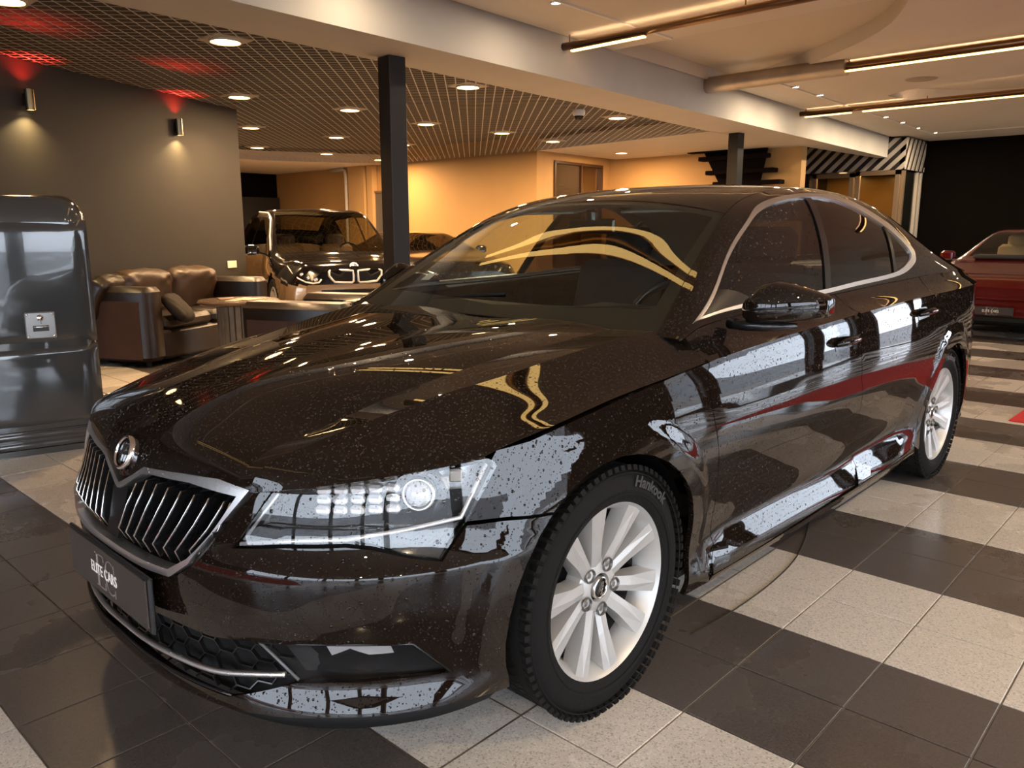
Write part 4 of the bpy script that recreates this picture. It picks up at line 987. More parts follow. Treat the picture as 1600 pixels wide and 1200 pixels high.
# door handles
def handle(u,z,mirrored=False):
    for s in (1,-1):
        base=panel('door_handle',ring,[(s*(u-.075),z-.024),(s*(u+.075),z-.018),(s*(u+.085),z+.010),(s*(u+.03),z+.030),(s*(u-.05),z+.030),(s*(u-.085),z+.005)][::s],mat('handle_recess',(.004,.004,.004),.12),car,step=.03,off=.0015,skirt=.003)[0]
        MB().tube([offp(s*(u-.080),z+.000,.006),offp(s*(u-.05),z+.006,.030),offp(s*u,z+.009,.038),offp(s*(u+.06),z+.010,.032),offp(s*(u+.092),z+.010,.006)],[.009,.014,.015,.014,.009],10).build('grip',M_PAINT,base,smooth=True)
        MB().tube([offp(s*(u+.01),z+.009,.050),offp(s*(u+.065),z+.010,.045)],.004,6).build('chrome_insert',M_CHR,base,smooth=True)
handle(2.895,.855); handle(3.83,.895)
# ---- hood
_va=np.concatenate([np.linspace(0,.12,16),np.linspace(.13,1,60)])
_wb=np.concatenate([np.linspace(0,1,9),np.linspace(1,2,13)[1:],np.linspace(2,3,4)[1:],np.linspace(3,5,22)[1:]])
gridmesh('hood',hood,_va,np.concatenate([-_wb[::-1][:-1],_wb]),M_PAINT,car,flip=True)
_hv=[hood(np.array([v]),np.array([w]))[0] for v,w in [(0,w) for w in np.linspace(-5,5,61)]]
e=MB(); n=len(_hv); e.add([tuple(p) for p in _hv]+[tuple(p+np.array([0,.03,-.012])) for p in _hv],[(i,n+i,n+i+1,i+1) for i in range(n-1)])
e.build('hood_front_edge',M_PAINT,car,smooth=True)
# emblem
c=hood(np.array([.045]),np.array([0.]))[0]; n=-snorm(hood,np.array([.05]),np.array([0.1]))[0]; n=Vector((0,n[1],n[2])).normalized()
zax=n; xax=Vector((1,0,0)); yax=zax.cross(xax)
ME=Matrix((( xax.x,yax.x,zax.x,0),(xax.y,yax.y,zax.y,0),(xax.z,yax.z,zax.z,0),(0,0,0,1))); ME=Matrix.Translation(Vector(c)+n*.003)@ME
def emblem(M,r,parent,name='badge'):
    b=MB().lathe([(0,0),(r*.80,.0),(r*.80,.003)],32,M).build(name,mat('badge_black',(.006,.006,.006),.2),parent,smooth=False)
    MB().lathe([(r*.80,-.004),(r*.82,.006),(r*.90,.008),(r,.003),(r,-.006)],40,M).build('badge_ring',M_CHR,b,smooth=True)
    w=MB()
    # winged arrow: shaft with head, three feathers swept back, small eye
    w.prism([(-.10*r,-.62*r),(.34*r,-.62*r),(.34*r,-.50*r),(.10*r,-.50*r),(.10*r,-.02*r),(-.02*r,-.02*r),(-.02*r,-.50*r),(-.16*r,-.50*r)],.001,.006,M)
    for i in range(3):
        x=-.14*r+i*.0*r; 
        w.prism([( -.30*r+i*.15*r,-.30*r+i*.10*r),(-.24*r+i*.16*r,-.36*r+i*.10*r),(.05*r+i*.17*r,.10*r+i*.14*r),(.08*r+i*.20*r,.56*r-i*.02*r),(-.04*r+i*.18*r,.50*r-i*.02*r),(-.10*r+i*.15*r,.10*r+i*.12*r)],.001,.006,M)
    w.lathe([(0,.007),(.05*r,.006),(.06*r,.001)],10,M@Matrix.Translation((.26*r,.08*r,0)))
    w.build('badge_arrow',M_CHR,b)
    return b
emblem(ME,.044,car)
# ---- roof, windscreen, rear
YW0,YW1=.405,1.035; TW=.93
gridmesh('roof',green,np.linspace(YW1+.006,3.02,70),np.linspace(-TW,TW,49),M_PAINT,car,flip=True)
gridmesh('windscreen',green,np.linspace(YW0,YW1,28),np.linspace(-TW,TW,49),G_WS,car,flip=True)
gridmesh('rear_window',green,np.linspace(3.03,3.62,16),np.linspace(-.93,.93,25),G_TINT,car,flip=True)
gridmesh('tailgate',green,np.linspace(3.625,3.93,14),np.linspace(-1.99,1.99,41),M_PAINT,car,flip=True)
_bd=[(YW0,-TW),(YW1,-TW),(YW1,TW),(YW0,TW)]; _bi=[(YW0+.10,-TW+.07),(YW1-.035,-TW+.05),(YW1-.025,0),(YW1-.035,TW-.05),(YW0+.10,TW-.07),(YW0+.05,0)]
panel('windscreen_black_border',green,_bd,mat('frit',(.006,.006,.006),.5),car,holes=[_bi],step=.045,off=-.004,skirt=0,flip=True)
mb=MB()
pts=[hood(np.array([1.]),np.array([w]))[0] for w in np.linspace(-3.6,3.6,30)]
n=len(pts); mb.add([tuple(p+np.array([0,-.02,-.010])) for p in pts]+[tuple(p+np.array([0,.10,-.045])) for p in pts],[(i,i+1,n+i+1,n+i) for i in range(n-1)]); mb.build('cowl_panel',M_BLKM,car)
for x0,x1,y1 in ((-.62,.02,.52),(.10,.66,.56)):
    w=MB(); P_=[]
    for i in range(9):
        t=i/8; x=x0+(x1-x0)*t; y=.435+(y1-.435)*t*.6
        z=float(_ZC(y))-.03*abs(x/.7)**2
        P_.append((x,y+.01,z+.012-.02*(1-t)))
    w.tube(P_,.006,6); w.build('wiper',M_BLKM,car,smooth=True)
# side body with window opening
_CO=[(.5037,1.600),(.7986,1.1912),(1.0698,1.102),(1.2164,1.0565),(1.4279,1.046),(1.771,1.0370),(2.0075,1.0569),(2.221,1.1553),(2.4651,1.3351),(2.5811,1.5756),(2.5804,1.6959),(2.5007,1.8294),(2.2529,1.9421),(1.7262,1.966),(1.3205,1.975),(.90,1.93),(.60,1.80)]
_CI=[(.5519,1.66),(.7984,1.2439),(1.0712,1.1402),(1.2194,1.1062),(1.4115,1.0926),(1.704,1.0817),(1.9317,1.1117),(2.144,1.2142),(2.3786,1.3945),(2.5069,1.595),(2.5166,1.6992),(2.436,1.7932),(2.2198,1.9002),(1.7359,1.9267),(1.3323,1.9363),(.92,1.88),(.66,1.775)]
def smoothpoly(P,n=6,keep=(0,)):
    P=np.array(P); o=[]; N=len(P)
    for i in range(N):
        a,b,c,d=P[(i-1)%N],P[i],P[(i+1)%N],P[(i+2)%N]
        if i==0: a=b
        if i==N-1 and 0 in keep: d=c
        if (i+1)%N==0: d=c
        for k in range(n):
            t=k/n; q=.5*((2*b)+(c-a)*t+(2*a-5*b+4*c-d)*t*t+(-a+3*b-3*c+d)*t**3); o.append(tuple(q))
    return o
_COs=smoothpoly(_CO);_CIs=smoothpoly(_CI)
_sd=[(YW0,TW+.004),(YW1,TW+.004),(3.02,TW+.004),(3.62,TW+.004),(3.62,1.995)]+[(y,1.997) for y in np.linspace(3.5,.5,24)]+[(.42,1.99),(.405,1.6)]
panel('body_side_frame',green,_sd,M_PAINT,car,holes=[_COs],step=.04,skirt=.006,flip=True,mirror=True)
panel('window_chrome_trim',green,_COs,M_CHROME,car,holes=[_CIs],step=.02,off=.005,skirt=.012,flip=True,mirror=True)
def bline(t): return 1.655-(t-1.08)*.20 if t<1.3 else 1.611-(t-1.3)*.226
_fw=[q for q in _CIs if q[0]<bline(q[1])]; _rw=[q for q in _CIs if q[0]>=bline(q[1])]
def splitpoly(poly,f,keep_front):
    o=[];N=len(poly)
    for i in range(N):
        a=poly[i];b=poly[(i+1)%N]; fa=a[0]-f(a[1]);fb=b[0]-f(b[1])
        if (fa<0)==keep_front: o.append(a)
        if (fa<0)!=(fb<0):
            t=fa/(fa-fb); o.append((a[0]+(b[0]-a[0])*t,a[1]+(b[1]-a[1])*t))
    return o
panel('front_side_window',green,splitpoly(_CIs,bline,True),G_WSD,car,step=.05,off=-.004,skirt=0,flip=True,mirror=True)
panel('rear_side_window',green,splitpoly(_CIs,bline,False),G_TINT,car,step=.05,off=-.004,skirt=0,flip=True,mirror=True)
bp_=[(bline(t)-.022,t) for t in np.linspace(1.085,1.935,9)]+[(bline(t)+.03,t) for t in np.linspace(1.935,1.085,9)]
panel('door_pillar_trim',green,bp_,M_BLK,car,step=.04,off=.002,skirt=.01,flip=True,mirror=True)
dv=lambda t:2.3606-(t-1.2524)*.213
dp_=[(dv(t)-.012,t) for t in np.linspace(1.24,1.90,7)]+[(dv(t)+.022,t) for t in np.linspace(1.885,1.26,7)]
panel('window_divider',green,dp_,M_BLK,car,step=.04,off=.002,skirt=.01,flip=True,mirror=True)
_sail=[(.5519,1.66),(.705,1.40),(.79,1.60),(.90,1.873),(.66,1.775)]
panel('mirror_sail',green,_sail,M_BLK,car,step=.04,off=.002,skirt=.01,flip=True,mirror=True)
# headliner and inner pillars
gridmesh('headliner',green,np.linspace(YW1+.03,3.0,30),np.linspace(-.95,.95,21),M_TRIMG,car,off=.035)
inner=[(a,b) for a,b in _sd]
panel('inner_pillar_trim',green,[(.50,.98),(1.0,.96),(1.06,.93),(3.0,.93),(3.4,1.3),(3.3,1.985),(.95,1.985),(.60,1.30)],M_TRIMG,car,holes=[_COs],step=.06,skirt=0,off=.022,mirror=True)
# fuel-bright sticker on the screen, vignette
_st=green(np.array([.56,.56,.60,.60]),np.array([-.70,-.63,-.63,-.70])); 
obj('windscreen_sticker',_st-np.array([0,0,.004]),[(0,1,2,3)],mat('sticker_cream',(.6,.55,.45),.7),car)
# ---- door mirrors
for s in (1,-1):
    V=[];F=[]; prof=[(.893,.665,1.010,1.058,.05),(.900,.66,1.000,1.066,.07),(.925,.655,.996,1.092,.085),(.955,.655,.996,1.115,.092),(.985,.665,.997,1.121,.092),(1.02,.685,.999,1.112,.09),(1.06,.72,1.003,1.095,.08),(1.092,.76,1.010,1.078,.06),(1.100,.775,1.022,1.068,.04)]
    n=16
    for x,y,z0,z1,dp in prof:
        zc=1.040
        for k in range(n):
            a=2*PI*k/n; cz=math.sin(a); cyy=math.cos(a)
            z=zc+(z1-zc)*max(0,cz)**.9*1+ 0 if cz>=0 else zc-(zc-z0)*(-cz)**.45
            V.append((s*x,y+.03-dp*(abs(cyy)**.7)*(1 if cyy>0 else -.35),z))
    m_=len(prof)
    for i in range(m_-1):
        for k in range(n): F.append((i*n+k,i*n+(k+1)%n,(i+1)*n+(k+1)%n,(i+1)*n+k)[::s])
    F.append(tuple(range(n))[::-s]); F.append(tuple(range((m_-1)*n,m_*n))[::s])
    if s<0:   # the far mirror is folded in against the door
        V=[(-(.905+(y_-.62)*.35),.66+(abs(x_)-.893)*1.25,z_) for x_,y_,z_ in V]; F=[f[::-1] for f in F]
        mi=obj('door_mirror',V,F,M_PAINT,car,auto=50); continue
    mi=obj('door_mirror',V,F,M_PAINT,car,auto=50)
    MB().tube([(s*.905,.632,1.043),(s*.96,.590,1.040),(s*1.03,.617,1.047),(s*1.085,.68,1.052),(s*1.10,.745,1.054)],.0035,6).build('indicator_strip',M_BLK,mi,smooth=True)
    MB().tube([(s*.84,.66,.985),(s*.90,.655,.985),(s*.96,.66,.985),(s*1.04,.70,.988)],[.022,.024,.020,.012],10,flat=.8).build('mirror_arm',M_BLK,mi,smooth=True)
    obj('mirror_glass',[(s*.92,.71,1.0),(s*1.09,.80,1.01),(s*1.085,.80,1.07),(s*.93,.72,1.10)],[(0,1,2,3)[::-s]],mat('mirror_glass',(.8,.8,.8),.02,1),mi)
# ---- cabin
cb=MB(); cb.box((0,1.9,.235),(1.70,3.0,.02)); cb.box((0,.42,.60),(1.5,.03,.62)); cb.box((0,3.1,.60),(1.5,.03,.6)); cb.box((0,1.40,.17),(1.2,3.6,.03)); cb.build('cabin_floor',M_DARK,car)
ds=MB(); V=[];F=[]
prof=[(.50,.955),(.62,.975),(.80,.975),(.93,.955),(.97,.90),(.99,.70),(.95,.50)]
xs=np.linspace(-.72,.72,13)
for x in xs:
    for y,z in prof: V.append((x,y,z+(.03 if .18<x<.6 and .7<y<.96 else 0)))
k=len(prof)
for i in range(len(xs)-1):
    for j in range(k-1): F.append((i*k+j,i*k+j+1,(i+1)*k+j+1,(i+1)*k+j))
dash=obj('dashboard',V,F,M_DARK,car,auto=40)
stw=MB(); Ms=Matrix.Translation((.38,1.02,.90))@Matrix.Rotation(math.radians(66),4,'X')
stw.lathe([(.185+.015*math.cos(a),.015*math.sin(a)) for a in np.linspace(0,2*PI,9)[:-1]],40,Ms,closed=True)
for a in (0,PI,PI*1.5):
    stw.tube([Ms@Vector((.04*math.cos(a),.04*math.sin(a),0)),Ms@Vector((.18*math.cos(a),.18*math.sin(a),0))],.014,8)
stw.lathe([(0,.02),(.05,.018),(.065,0),(.05,-.02)],20,Ms); stw.build('steering_wheel',M_BLK,car,auto=50)
def seat(x,y,parent,w=.50,back=.62):
    V=MB(); V.box((x,y-.02,.48),(w,.52,.16),bev=.05); V.box((x,y+.27,.80),(w,.14,.66),rx=-.28,bev=.05); o=V.build('seat',M_SEAT,parent,auto=50)
    h=MB(); h.box((x,y+.405,1.20),(.27,.10,.17),rx=-.15,bev=.035); h.build('headrest',M_SEAT,o,auto=50)
    t=MB(); 
    for d in (-.05,.05): t.tube([(x+d,y+.37,1.04),(x+d,y+.40,1.15)],.007,6)
    t.build('headrest_rod',M_CHR,o,smooth=True)
for x in (-.38,.38): seat(x,1.42,car)
b=MB(); b.box((0,2.30,.48),(1.35,.50,.16),bev=.05); b.box((0,2.62,.78),(1.35,.14,.60),rx=-.35,bev=.05); b.build('rear_bench',M_SEAT,car,auto=50)
for x in (-.4,.4):
    h=MB(); h.box((x,2.74,1.12),(.26,.09,.14),rx=-.2,bev=.03); h.build('headrest',M_SEAT,car,auto=50)
MB().box((0,1.03,1.285),(.24,.02,.06),bev=.008).box((0,1.03,1.325),(.05,.04,.05),bev=.01).build('rear_view_mirror',M_BLK,car)
vz=MB(); pass
for sx in (-.30,.30): MB().box((sx,1.135,1.352),(.36,.15,.010),rx=.16,bev=.003).build('sun_visor',M_TRIMG,car)
# ---- wheel housings
for wy in (0,2.841):
    for s in (1,-1):
        Mx=Matrix.Translation((s*.62,wy,.33))@Matrix.Rotation(s*PI/2,4,'Y')
        m=MB(); m.lathe([(0,-.06),(.395,-.06),(.396,.0),(.396,.24),(.385,.262)],40,Mx,a0=(PI/2+.36 if s>0 else -PI/2+.36),a1=(PI*1.5-.36 if s>0 else PI/2-.36))
        m.build('wheel_housing',M_BLKM,car,auto=50)
# ---- wheels
def tyre_mesh(Mw,Rt=.334,Rr=.234,w=.235):
    t=MB(); h=w/2
    prof=[(Rr+.002,-h+.03),(Rr+.010,h*-.86),(Rr+.045,-h),(Rt-.030,-h+.004),(Rt-.008,-h+.020),(Rt,-h+.045),(Rt,h-.045),(Rt-.008,h-.020),(Rt-.030,h-.004),(Rr+.045,h),(Rr+.040,h+.002),(Rr+.012,h-.006),(Rr+.002,h-.016)]
    t.lathe(prof,96,Mw,closed=False); return t
def wheel(loc,side,parent,rot=.0,detail=True):
    """axis along +X for side=+1; outer face outwards"""
    Mw=Matrix.Translation(loc)@Matrix.Rotation(side*PI/2,4,'Y')@Matrix.Rotation(rot,4,'Z')
    rim=MB(); R=.242
    rim.lathe([(R-.002,-.10),(R-.030,-.09),(.206,.030),(.206,.036),(.212,.062),(.226,.088),(.234,.100),(R-.002,.106),(R,.100),(R-.003,.088)],72,Mw)
    ro=rim.build('wheel',M_ALLOY,parent,auto=50)
    MB().lathe([(.205,.032),(.202,-.06),(.04,-.065)],48,Mw).build('barrel',mat('barrel_dark',(.05,.048,.046),.6,.4),ro,auto=50)
    tyre_mesh(Mw).build('tyre',M_RUB,ro,auto=35)
    # shoulder blocks and sipes
    tb=MB(); nb=76
    for i in range(nb):
        a=2*PI*i/nb
        for hh,ry in ((.0985,.0),( -.0985,.0)):
            Mb=Mw@Matrix.Rotation(a,4,'Z')@Matrix.Translation((.3285,0,hh))@Matrix.Rotation((.35 if hh>0 else -.35),4,'Y')
            b=MB(); b.box((0,0,0),(.014,.0165,.040)); tb.add([Mb@Vector(v) for v in b.v],b.f)
        for hh in (-.05,-.017,.017,.05):
            Mb=Mw@Matrix.Rotation(a+(.02 if hh>0 else -.02),4,'Z')@Matrix.Translation((.3325,0,hh))@Matrix.Rotation(.4 if hh>0 else -.4,4,'X')
            b=MB(); b.box((0,0,0),(.007,.019,.026)); tb.add([Mb@Vector(v) for v in b.v],b.f)
    tag(tb.build('tyre_tread',M_RUB,ro),kind='stuff')
    # brake disc
    MB().lathe([(.06,-.02),(.155,-.02),(.155,.0),(.06,.0)],36,Mw).build('brake_disc',mat('brake_iron',(.05,.047,.045),.45,.8),ro,auto=40)
    cl=MB(); Mc=Mw@Matrix.Rotation(.3,4,'Z')@Matrix.Translation((.13,0,0)); b=MB(); b.box((0,0,0),(.07,.16,.06),bev=.012); cl.add([Mc@Vector(v) for v in b.v],b.f); cl.build('brake_caliper',mat('caliper_grey',(.12,.11,.10),.5,.3),ro)
    # ten flat blades
    for k in range(10):
        a=math.radians(-28+36*k)*1; Mk=Mw@Matrix.Rotation(a,4,'Z'); tw=.05 if k%2 else -.05
        wi,wo=.0195,.037
        r0,r1=.050,.231; sgn=1 if k%2 else -1
        top=[(r0,-wi,.062),(r0,wi,.062),(.13,wi+.002+.006*sgn,.078),(r1,wo+.008*sgn-.006,.096),(r1+.003,.0+.012*sgn,.098),(r1,-wo+.008*sgn+.006,.096),(.13,-wi-.002+.006*sgn,.078)]
        mid=[(x*1.0,y*.86,z+.0) for x,y,z in top]
        bot=[(x,y*1.05+(.003 if y>0 else -.003),z-.045) for x,y,z in top]
        ridge=[(r0,.004*sgn,.066),(.13,.010*sgn,.083)]
        V=top+bot+ridge; F=[(0,7,8,1),(1,8,9,2),(2,9,10,3),(3,10,11,4),(4,11,12,5),(5,12,13,6),(6,13,7,0)]
        # top facets meeting on the ridge (indices 14,15)
        F+= [(0,1,14)[::1],(1,2,15,14),(2,3,4,15),(4,5,6,15),(6,0,14,15)]
        V=[Mk@Vector(v) for v in V]
        obj('spoke',V,[f[::1] for f in F],M_ALLOY,ro)
    hb=MB(); hb.lathe([(.036,.060),(.040,.072),(.060,.070),(.080,.060),(.088,.02)],40,Mw); hb.build('hub',M_ALLOY,ro,auto=40)
    for k in range(5):
        a=math.radians(-28+72*k); Mk=Mw@Matrix.Rotation(a,4,'Z')@Matrix.Translation((.064,0,.068))
        l=MB(); l.lathe([(.0200,.006),(.0175,.010),(.0150,.006),(.0135,-.02),(0,-.02)],20,Mk); l.build('lug_recess',mat('lug_shadow',(.16,.155,.15),.4,.7),ro,auto=40)
        l=MB(); l.lathe([(0,.004),(.008,.003),(.009,-.01)],6,Mk); l.build('wheel_bolt',mat('bolt_steel',(.35,.34,.33),.35,.9),ro)
    emblem(Mw@Matrix.Translation((0,0,.070))@Matrix.Rotation(math.radians(90)*side-rot,4,'Z'),.031,ro,'hub_cap')
    if detail:
        v,f=text_mesh('Hankook',.046,.001,.0012,1.0)
        vv=[]
        for x,y,z in v:
            a=-x/.300; r=.298+y*.9; vv.append((r*math.cos(a),r*math.sin(a),.1195+z))
        A0=math.radians(-32)
        Mt=Mw@Matrix.Rotation(A0 if side>0 else -A0,4,'Z')
        obj('sidewall_lettering',[Mt@Vector(q) for q in vv],f,M_RUBT,ro)
        MB().lathe([(.262,.1185),(.264,.1205),(.266,.1185)],80,Mw).lathe([(.318,.1165),(.320,.1185),(.322,.1155)],80,Mw).build('sidewall_rib',M_RUB,ro,smooth=True)
    return ro
# the axis of a left wheel points to +X, its 'up' is -X of the lathe frame: rotate so spokes sit as photographed
for s in (1,-1):
    wheel((s*.785,0,.334),s,car,rot=PI,detail=(s>0))
    wheel((s*.775,2.841,.334),s,car,rot=PI+.35,detail=(s>0))
# ================================================================= grey enamelled cabinet (left)
M_ENAM=mat('grey_enamel',(.045,.045,.044),.10,coat=1,coat_r=.02,bump=(5.5,.12))
M_ENAM2=mat('grey_enamel_shell',(.045,.045,.044),.10,coat=1,coat_r=.02,bump=(3,.05))
def rrect(w,d,r,n=8):
    o=[]
    for cx,cy,a0 in ((w/2-r,d/2-r,0),(-w/2+r,d/2-r,90),(-w/2+r,-d/2+r,180),(w/2-r,-d/2+r,270)):
        for k in range(n+1):
            a=math.radians(a0+90*k/n); o.append((cx+r*math.cos(a),cy+r*math.sin(a)))
    return o
def shell(levels,r,n=8):
    """levels (z,w,d): stacked rounded rectangles closed at both ends"""
    V=[];F=[];k=4*(n+1)
    for z,w,d in levels:
        for x,y in rrect(w,d,min(r,w/2-.001,d/2-.001),n): V.append((x,y,z))
    for i in range(len(levels)-1):
        for j in range(k): F.append((i*k+j,i*k+(j+1)%k,(i+1)*k+(j+1)%k,(i+1)*k+j))
    F.append(tuple(range(k))[::-1]); F.append(tuple(range((len(levels)-1)*k,len(levels)*k))); return V,F
FA=math.atan2(-.20,.98)      # front faces +x of the room, turned a little to the camera
fe=empty('enamel_cabinet',(-3.30,-.23,0),FA,'tall glossy dark grey rounded cabinet with key lock at the left edge','cabinet')
L_=[(.03,.60,.72),(.05,.66,.78)]+[(.10,.66,.78),(.105,.65,.77),(.14,.65,.77),(.145,.66,.78)]
L_+= [(z,.66,.78) for z in (.20,.6,1.0,1.30)]
for k in range(1,10):
    a=k/9*PI/2; L_.append((1.30+.165*math.sin(a),.66-.20*(1-math.cos(a)),.78-.20*(1-math.cos(a))))
V,F=shell(L_,.12); obj('cabinet_shell',V,F,M_ENAM2,fe,auto=40)
def bulge(name,y0,y1,z0,z1,m,parent,x0=.335,dp=.030,n=24,crown=.014):
    V=[];F=[]
    ys=np.linspace(y0,y1,n);zs=np.linspace(z0,z1,n)
    for y in ys:
        for z in zs:
            u=(y-y0)/(y1-y0)*2-1; w=(z-z0)/(z1-z0)*2-1
            e=max(0,1-abs(u)**8)**.5*max(0,1-abs(w)**12)**.5
            V.append((x0+dp*e+crown*(1-u*u)-.06*max(0,abs(u)-.84)*1.0,y,z))
    for i in range(n-1):
        for j in range(n-1): F.append((i*n+j,(i+1)*n+j,(i+1)*n+j+1,i*n+j+1))
    return obj(name,V,F,m,parent,smooth=True)
dr=bulge('upper_door',-.385,.385,.635,1.325,M_ENAM,fe,x0=.305)
bulge('lower_door',-.385,.385,.165,.620,M_ENAM,fe,x0=.305)
for z in (.115,.060):
    b=MB(); V,F=shell([(z-.018,.675,.795),(z-.012,.685,.805),(z+.012,.685,.805),(z+.018,.675,.795)],.12); obj('plinth_band',V,F,M_ENAM2,fe,auto=40)
V,F=shell([(0,.66,.78),(.035,.66,.78)],.12); obj('plinth',V,F,M_ENAM2,fe,auto=40)
lk=MB().box((.352,.10,.745),(.012,.150,.150),bev=.012).build('lock_plate',mat('brushed_grey_metal',(.30,.29,.28),.35,.7),fe)
MB().box((.359,.10,.728),(.004,.078,.032),bev=.001).build('handle_slot',mat('slot_black',(.01,.01,.01),.4),lk)
MB().tube([(.362,.065,.737),(.372,.10,.737),(.362,.135,.737)],.005,8).build('pull_handle',M_CHR,lk,smooth=True)
MB().lathe([(0,.006),(.014,.005),(.018,0)],20,Matrix.Translation((.359,.10,.787))@Matrix.Rotation(PI/2,4,'Y')).build('key_lock',M_CHR,lk,smooth=True)
MB().box((.372,.10,.782),(.022,.004,.010)).box((.386,.10,.772),(.012,.003,.030)).build('key',M_CHR,lk)
for yy in (-.062,.062):
    for zz in (-.062,.062): MB().lathe([(0,.003),(.006,.002),(.007,0)],10,Matrix.Translation((.358,.10+yy,.745+zz))@Matrix.Rotation(PI/2,4,'Y')).build('screw',M_CHR,lk,smooth=True)
# ================================================================= leather sofas
M_LEA=mat('dark_brown_leather',(.014,.007,.004),.40,bump=(14,.25),noise=(6,.2)); M_LEAC=mat('brown_leather_cushion',(.045,.021,.008),.42,bump=(10,.4),noise=(5,.2))
M_LEAS=mat('rust_suede_side',(.045,.017,.008),.8,noise=(5,.15))
def cushion(name,c,d,rz,rx,m,parent,seed=0,n=30,e=.45,crease=.03):
    M=Matrix.Translation(c)@Matrix.Rotation(rz,4,'Z')@Matrix.Rotation(rx,4,'X'); V=[];F=[]
    f=lambda v,p: math.copysign(abs(v)**p,v)
    for i in range(n+1):
        ph=-PI/2+PI*i/n
        for j in range(2*n):
            th=2*PI*j/(2*n); x=f(math.cos(ph),e)*f(math.cos(th),e);y=f(math.cos(ph),e*1.4)*f(math.sin(th),e*1.4); z=f(math.sin(ph),e)
            r=crease*(math.sin(9*x+4*z*z+seed*3)*math.cos(5*z+seed+3*x)+.6*math.sin(17*x+6*z+seed)*max(0,1-abs(z))+.5*math.sin(14*z-8*x+seed*2))
            V.append(M@Vector((x*d[0]/2*(1+r*.15),y*d[1]/2*(1+r*1.8),z*d[2]/2*(1+r*.4))))
    k=2*n
    for i in range(n):
        for j in range(k): F.append((i*k+j,i*k+(j+1)%k,(i+1)*k+(j+1)%k,(i+1)*k+j))
    return obj(name,V,F,m,parent,smooth=True)
WA=math.atan2(.893,-.45)      # direction of the grey wall
def sofa(loc,ang,Ls,ncush,label,group=None,back=True,fwd=1):
    """local x runs along the sofa, local y points out of the wall (front)"""
    s=empty('leather_sofa',loc,ang,label,'sofa',group)
    def SB(name,c,d,bev,m=M_LEA): return MB().box(c,d,bev=bev).build(name,m,s,auto=50)
    D=.86
    for x in (.13,Ls-.13):
        a=SB('arm',(x,-D/2*fwd,.40),(.26,D,.70),.045)
        pn=MB(); sx=-1 if x<.2 else 1
        pn.prism([(-.36,-.30),(.33,-.30),(.33,.10),(.24,.24),(-.36,.24)],0,.010,Matrix.Translation((x+sx*.131,-D/2*fwd,.38))@Matrix(((0,0,sx,0),(1,0,0,0),(0,1,0,0),(0,0,0,1))))
        pn.build('side_panel',M_LEAS,a)
    SB('base',(Ls/2,-D/2*fwd,.19),(Ls-.50,D-.04,.28),.03)
    SB('back_frame',(Ls/2,-(D-.10)*fwd,.42),(Ls-.50,.18,.66),.04)
    n=ncush; w=(Ls-.54)/n
    for i in range(n):
        c_=SB('seat_cushion',(.27+w*(i+.5),-.37*fwd,.39),(w-.012,.70,.14),.045,M_LEA)
    for i in range(n if back else 0):
        cushion('back_cushion',(.27+w*(i+.5),-(D-.27)*fwd,.66),(w*1.02,.24,.46),0,-.25*fwd,M_LEAC,s,seed=i+1,crease=.045)
    for x in (.08,Ls-.08):
        for y in (-.08*fwd,-(D-.08)*fwd): MB().lathe([(0,0),(.022,0),(.025,.05),(0,.05)],12,Matrix.Translation((x,y,0))).build('leg',M_BLKM,s,auto=40)
    return s
# along the grey wall; x axis along the wall, front towards the room (to the right of the wall direction)
sm=sofa((-5.42,1.36,0),WA,1.98,2,'brown leather sofa with two crumpled back cushions against the grey wall','leather seating by the grey wall',fwd=-1)
cushion('back_cushion',(.20,.62,.62),(.60,.20,.50),.25,.45,M_LEA,sm,seed=5,crease=.05)
pil=cushion('throw_pillow',(-5.63,1.76,.53),(.34,.11,.34),WA+.3,-.7,mat('brown_pillow',(.010,.006,.004),.7,spec=.2),None,seed=3,e=.6); tag(pil,'dark brown throw pillow leaning in the left corner of the leather sofa','pillow')
sofa((-4.33,2.05,0),WA+PI,1.10,1,'dark leather armchair seen from its side between round table and black car','leather seating by the grey wall',back=False,fwd=-1)
_ob=[o for o in COL.objects if o.name.startswith('leather_sofa')][-1]
_ob.location=(-4.33+.36,2.05+.2,0); _ob.rotation_euler=(0,0,WA+PI)
# round table
te=empty('round_table',(-5.13,2.13,0),.3,'round table with fluted drum base in front of the leather sofa','table')
M_TBL=mat('table_wood',(.10,.062,.038),.22,noise=(6,.2),coat=.4)
MB().lathe([(0,.575),(.34,.575),(.375,.590),(.378,.605),(.365,.618),(0,.618)],56).build('tabletop',M_TBL,te,auto=30)
MB().lathe([(.0,.02),(.19,.02),(.19,.575),(0,.575)],32).build('drum_base',M_BLKM,te,auto=30)
for k in range(22):
    a=2*PI*k/22; MB().box((.198*math.cos(a),.198*math.sin(a),.30),(.016,.050,.55),rz=a,bev=.005).build('base_stave',mat('stave_wood',(.16,.125,.085),.5,noise=(8,.2)),te)
MB().lathe([(0,0),(.22,0),(.22,.03),(0,.03)],32).build('foot_ring',M_BLKM,te,auto=30)
for k,(dx,dy,r,m_,lb) in enumerate(((.06,.05,.2,(.50,.36,.20),'open tan magazine lying on the round table'),(-.12,-.06,-.3,(.30,.20,.13),'brown closed magazine lying flat on the round table'),(.13,-.12,.6,(.62,.52,.40),'small cream leaflet on the round table edge'))):
    o=MB().box((0,0,.004),((.27,.20,.10)[k],(.20,.15,.14)[k],.008),bev=.001).build('magazine',mat('magazine_%d'%k,m_,.35),None); o.location=(-5.13+dx,2.13+dy,.6185); o.rotation_euler=(0,0,r); tag(o,lb,'magazine')
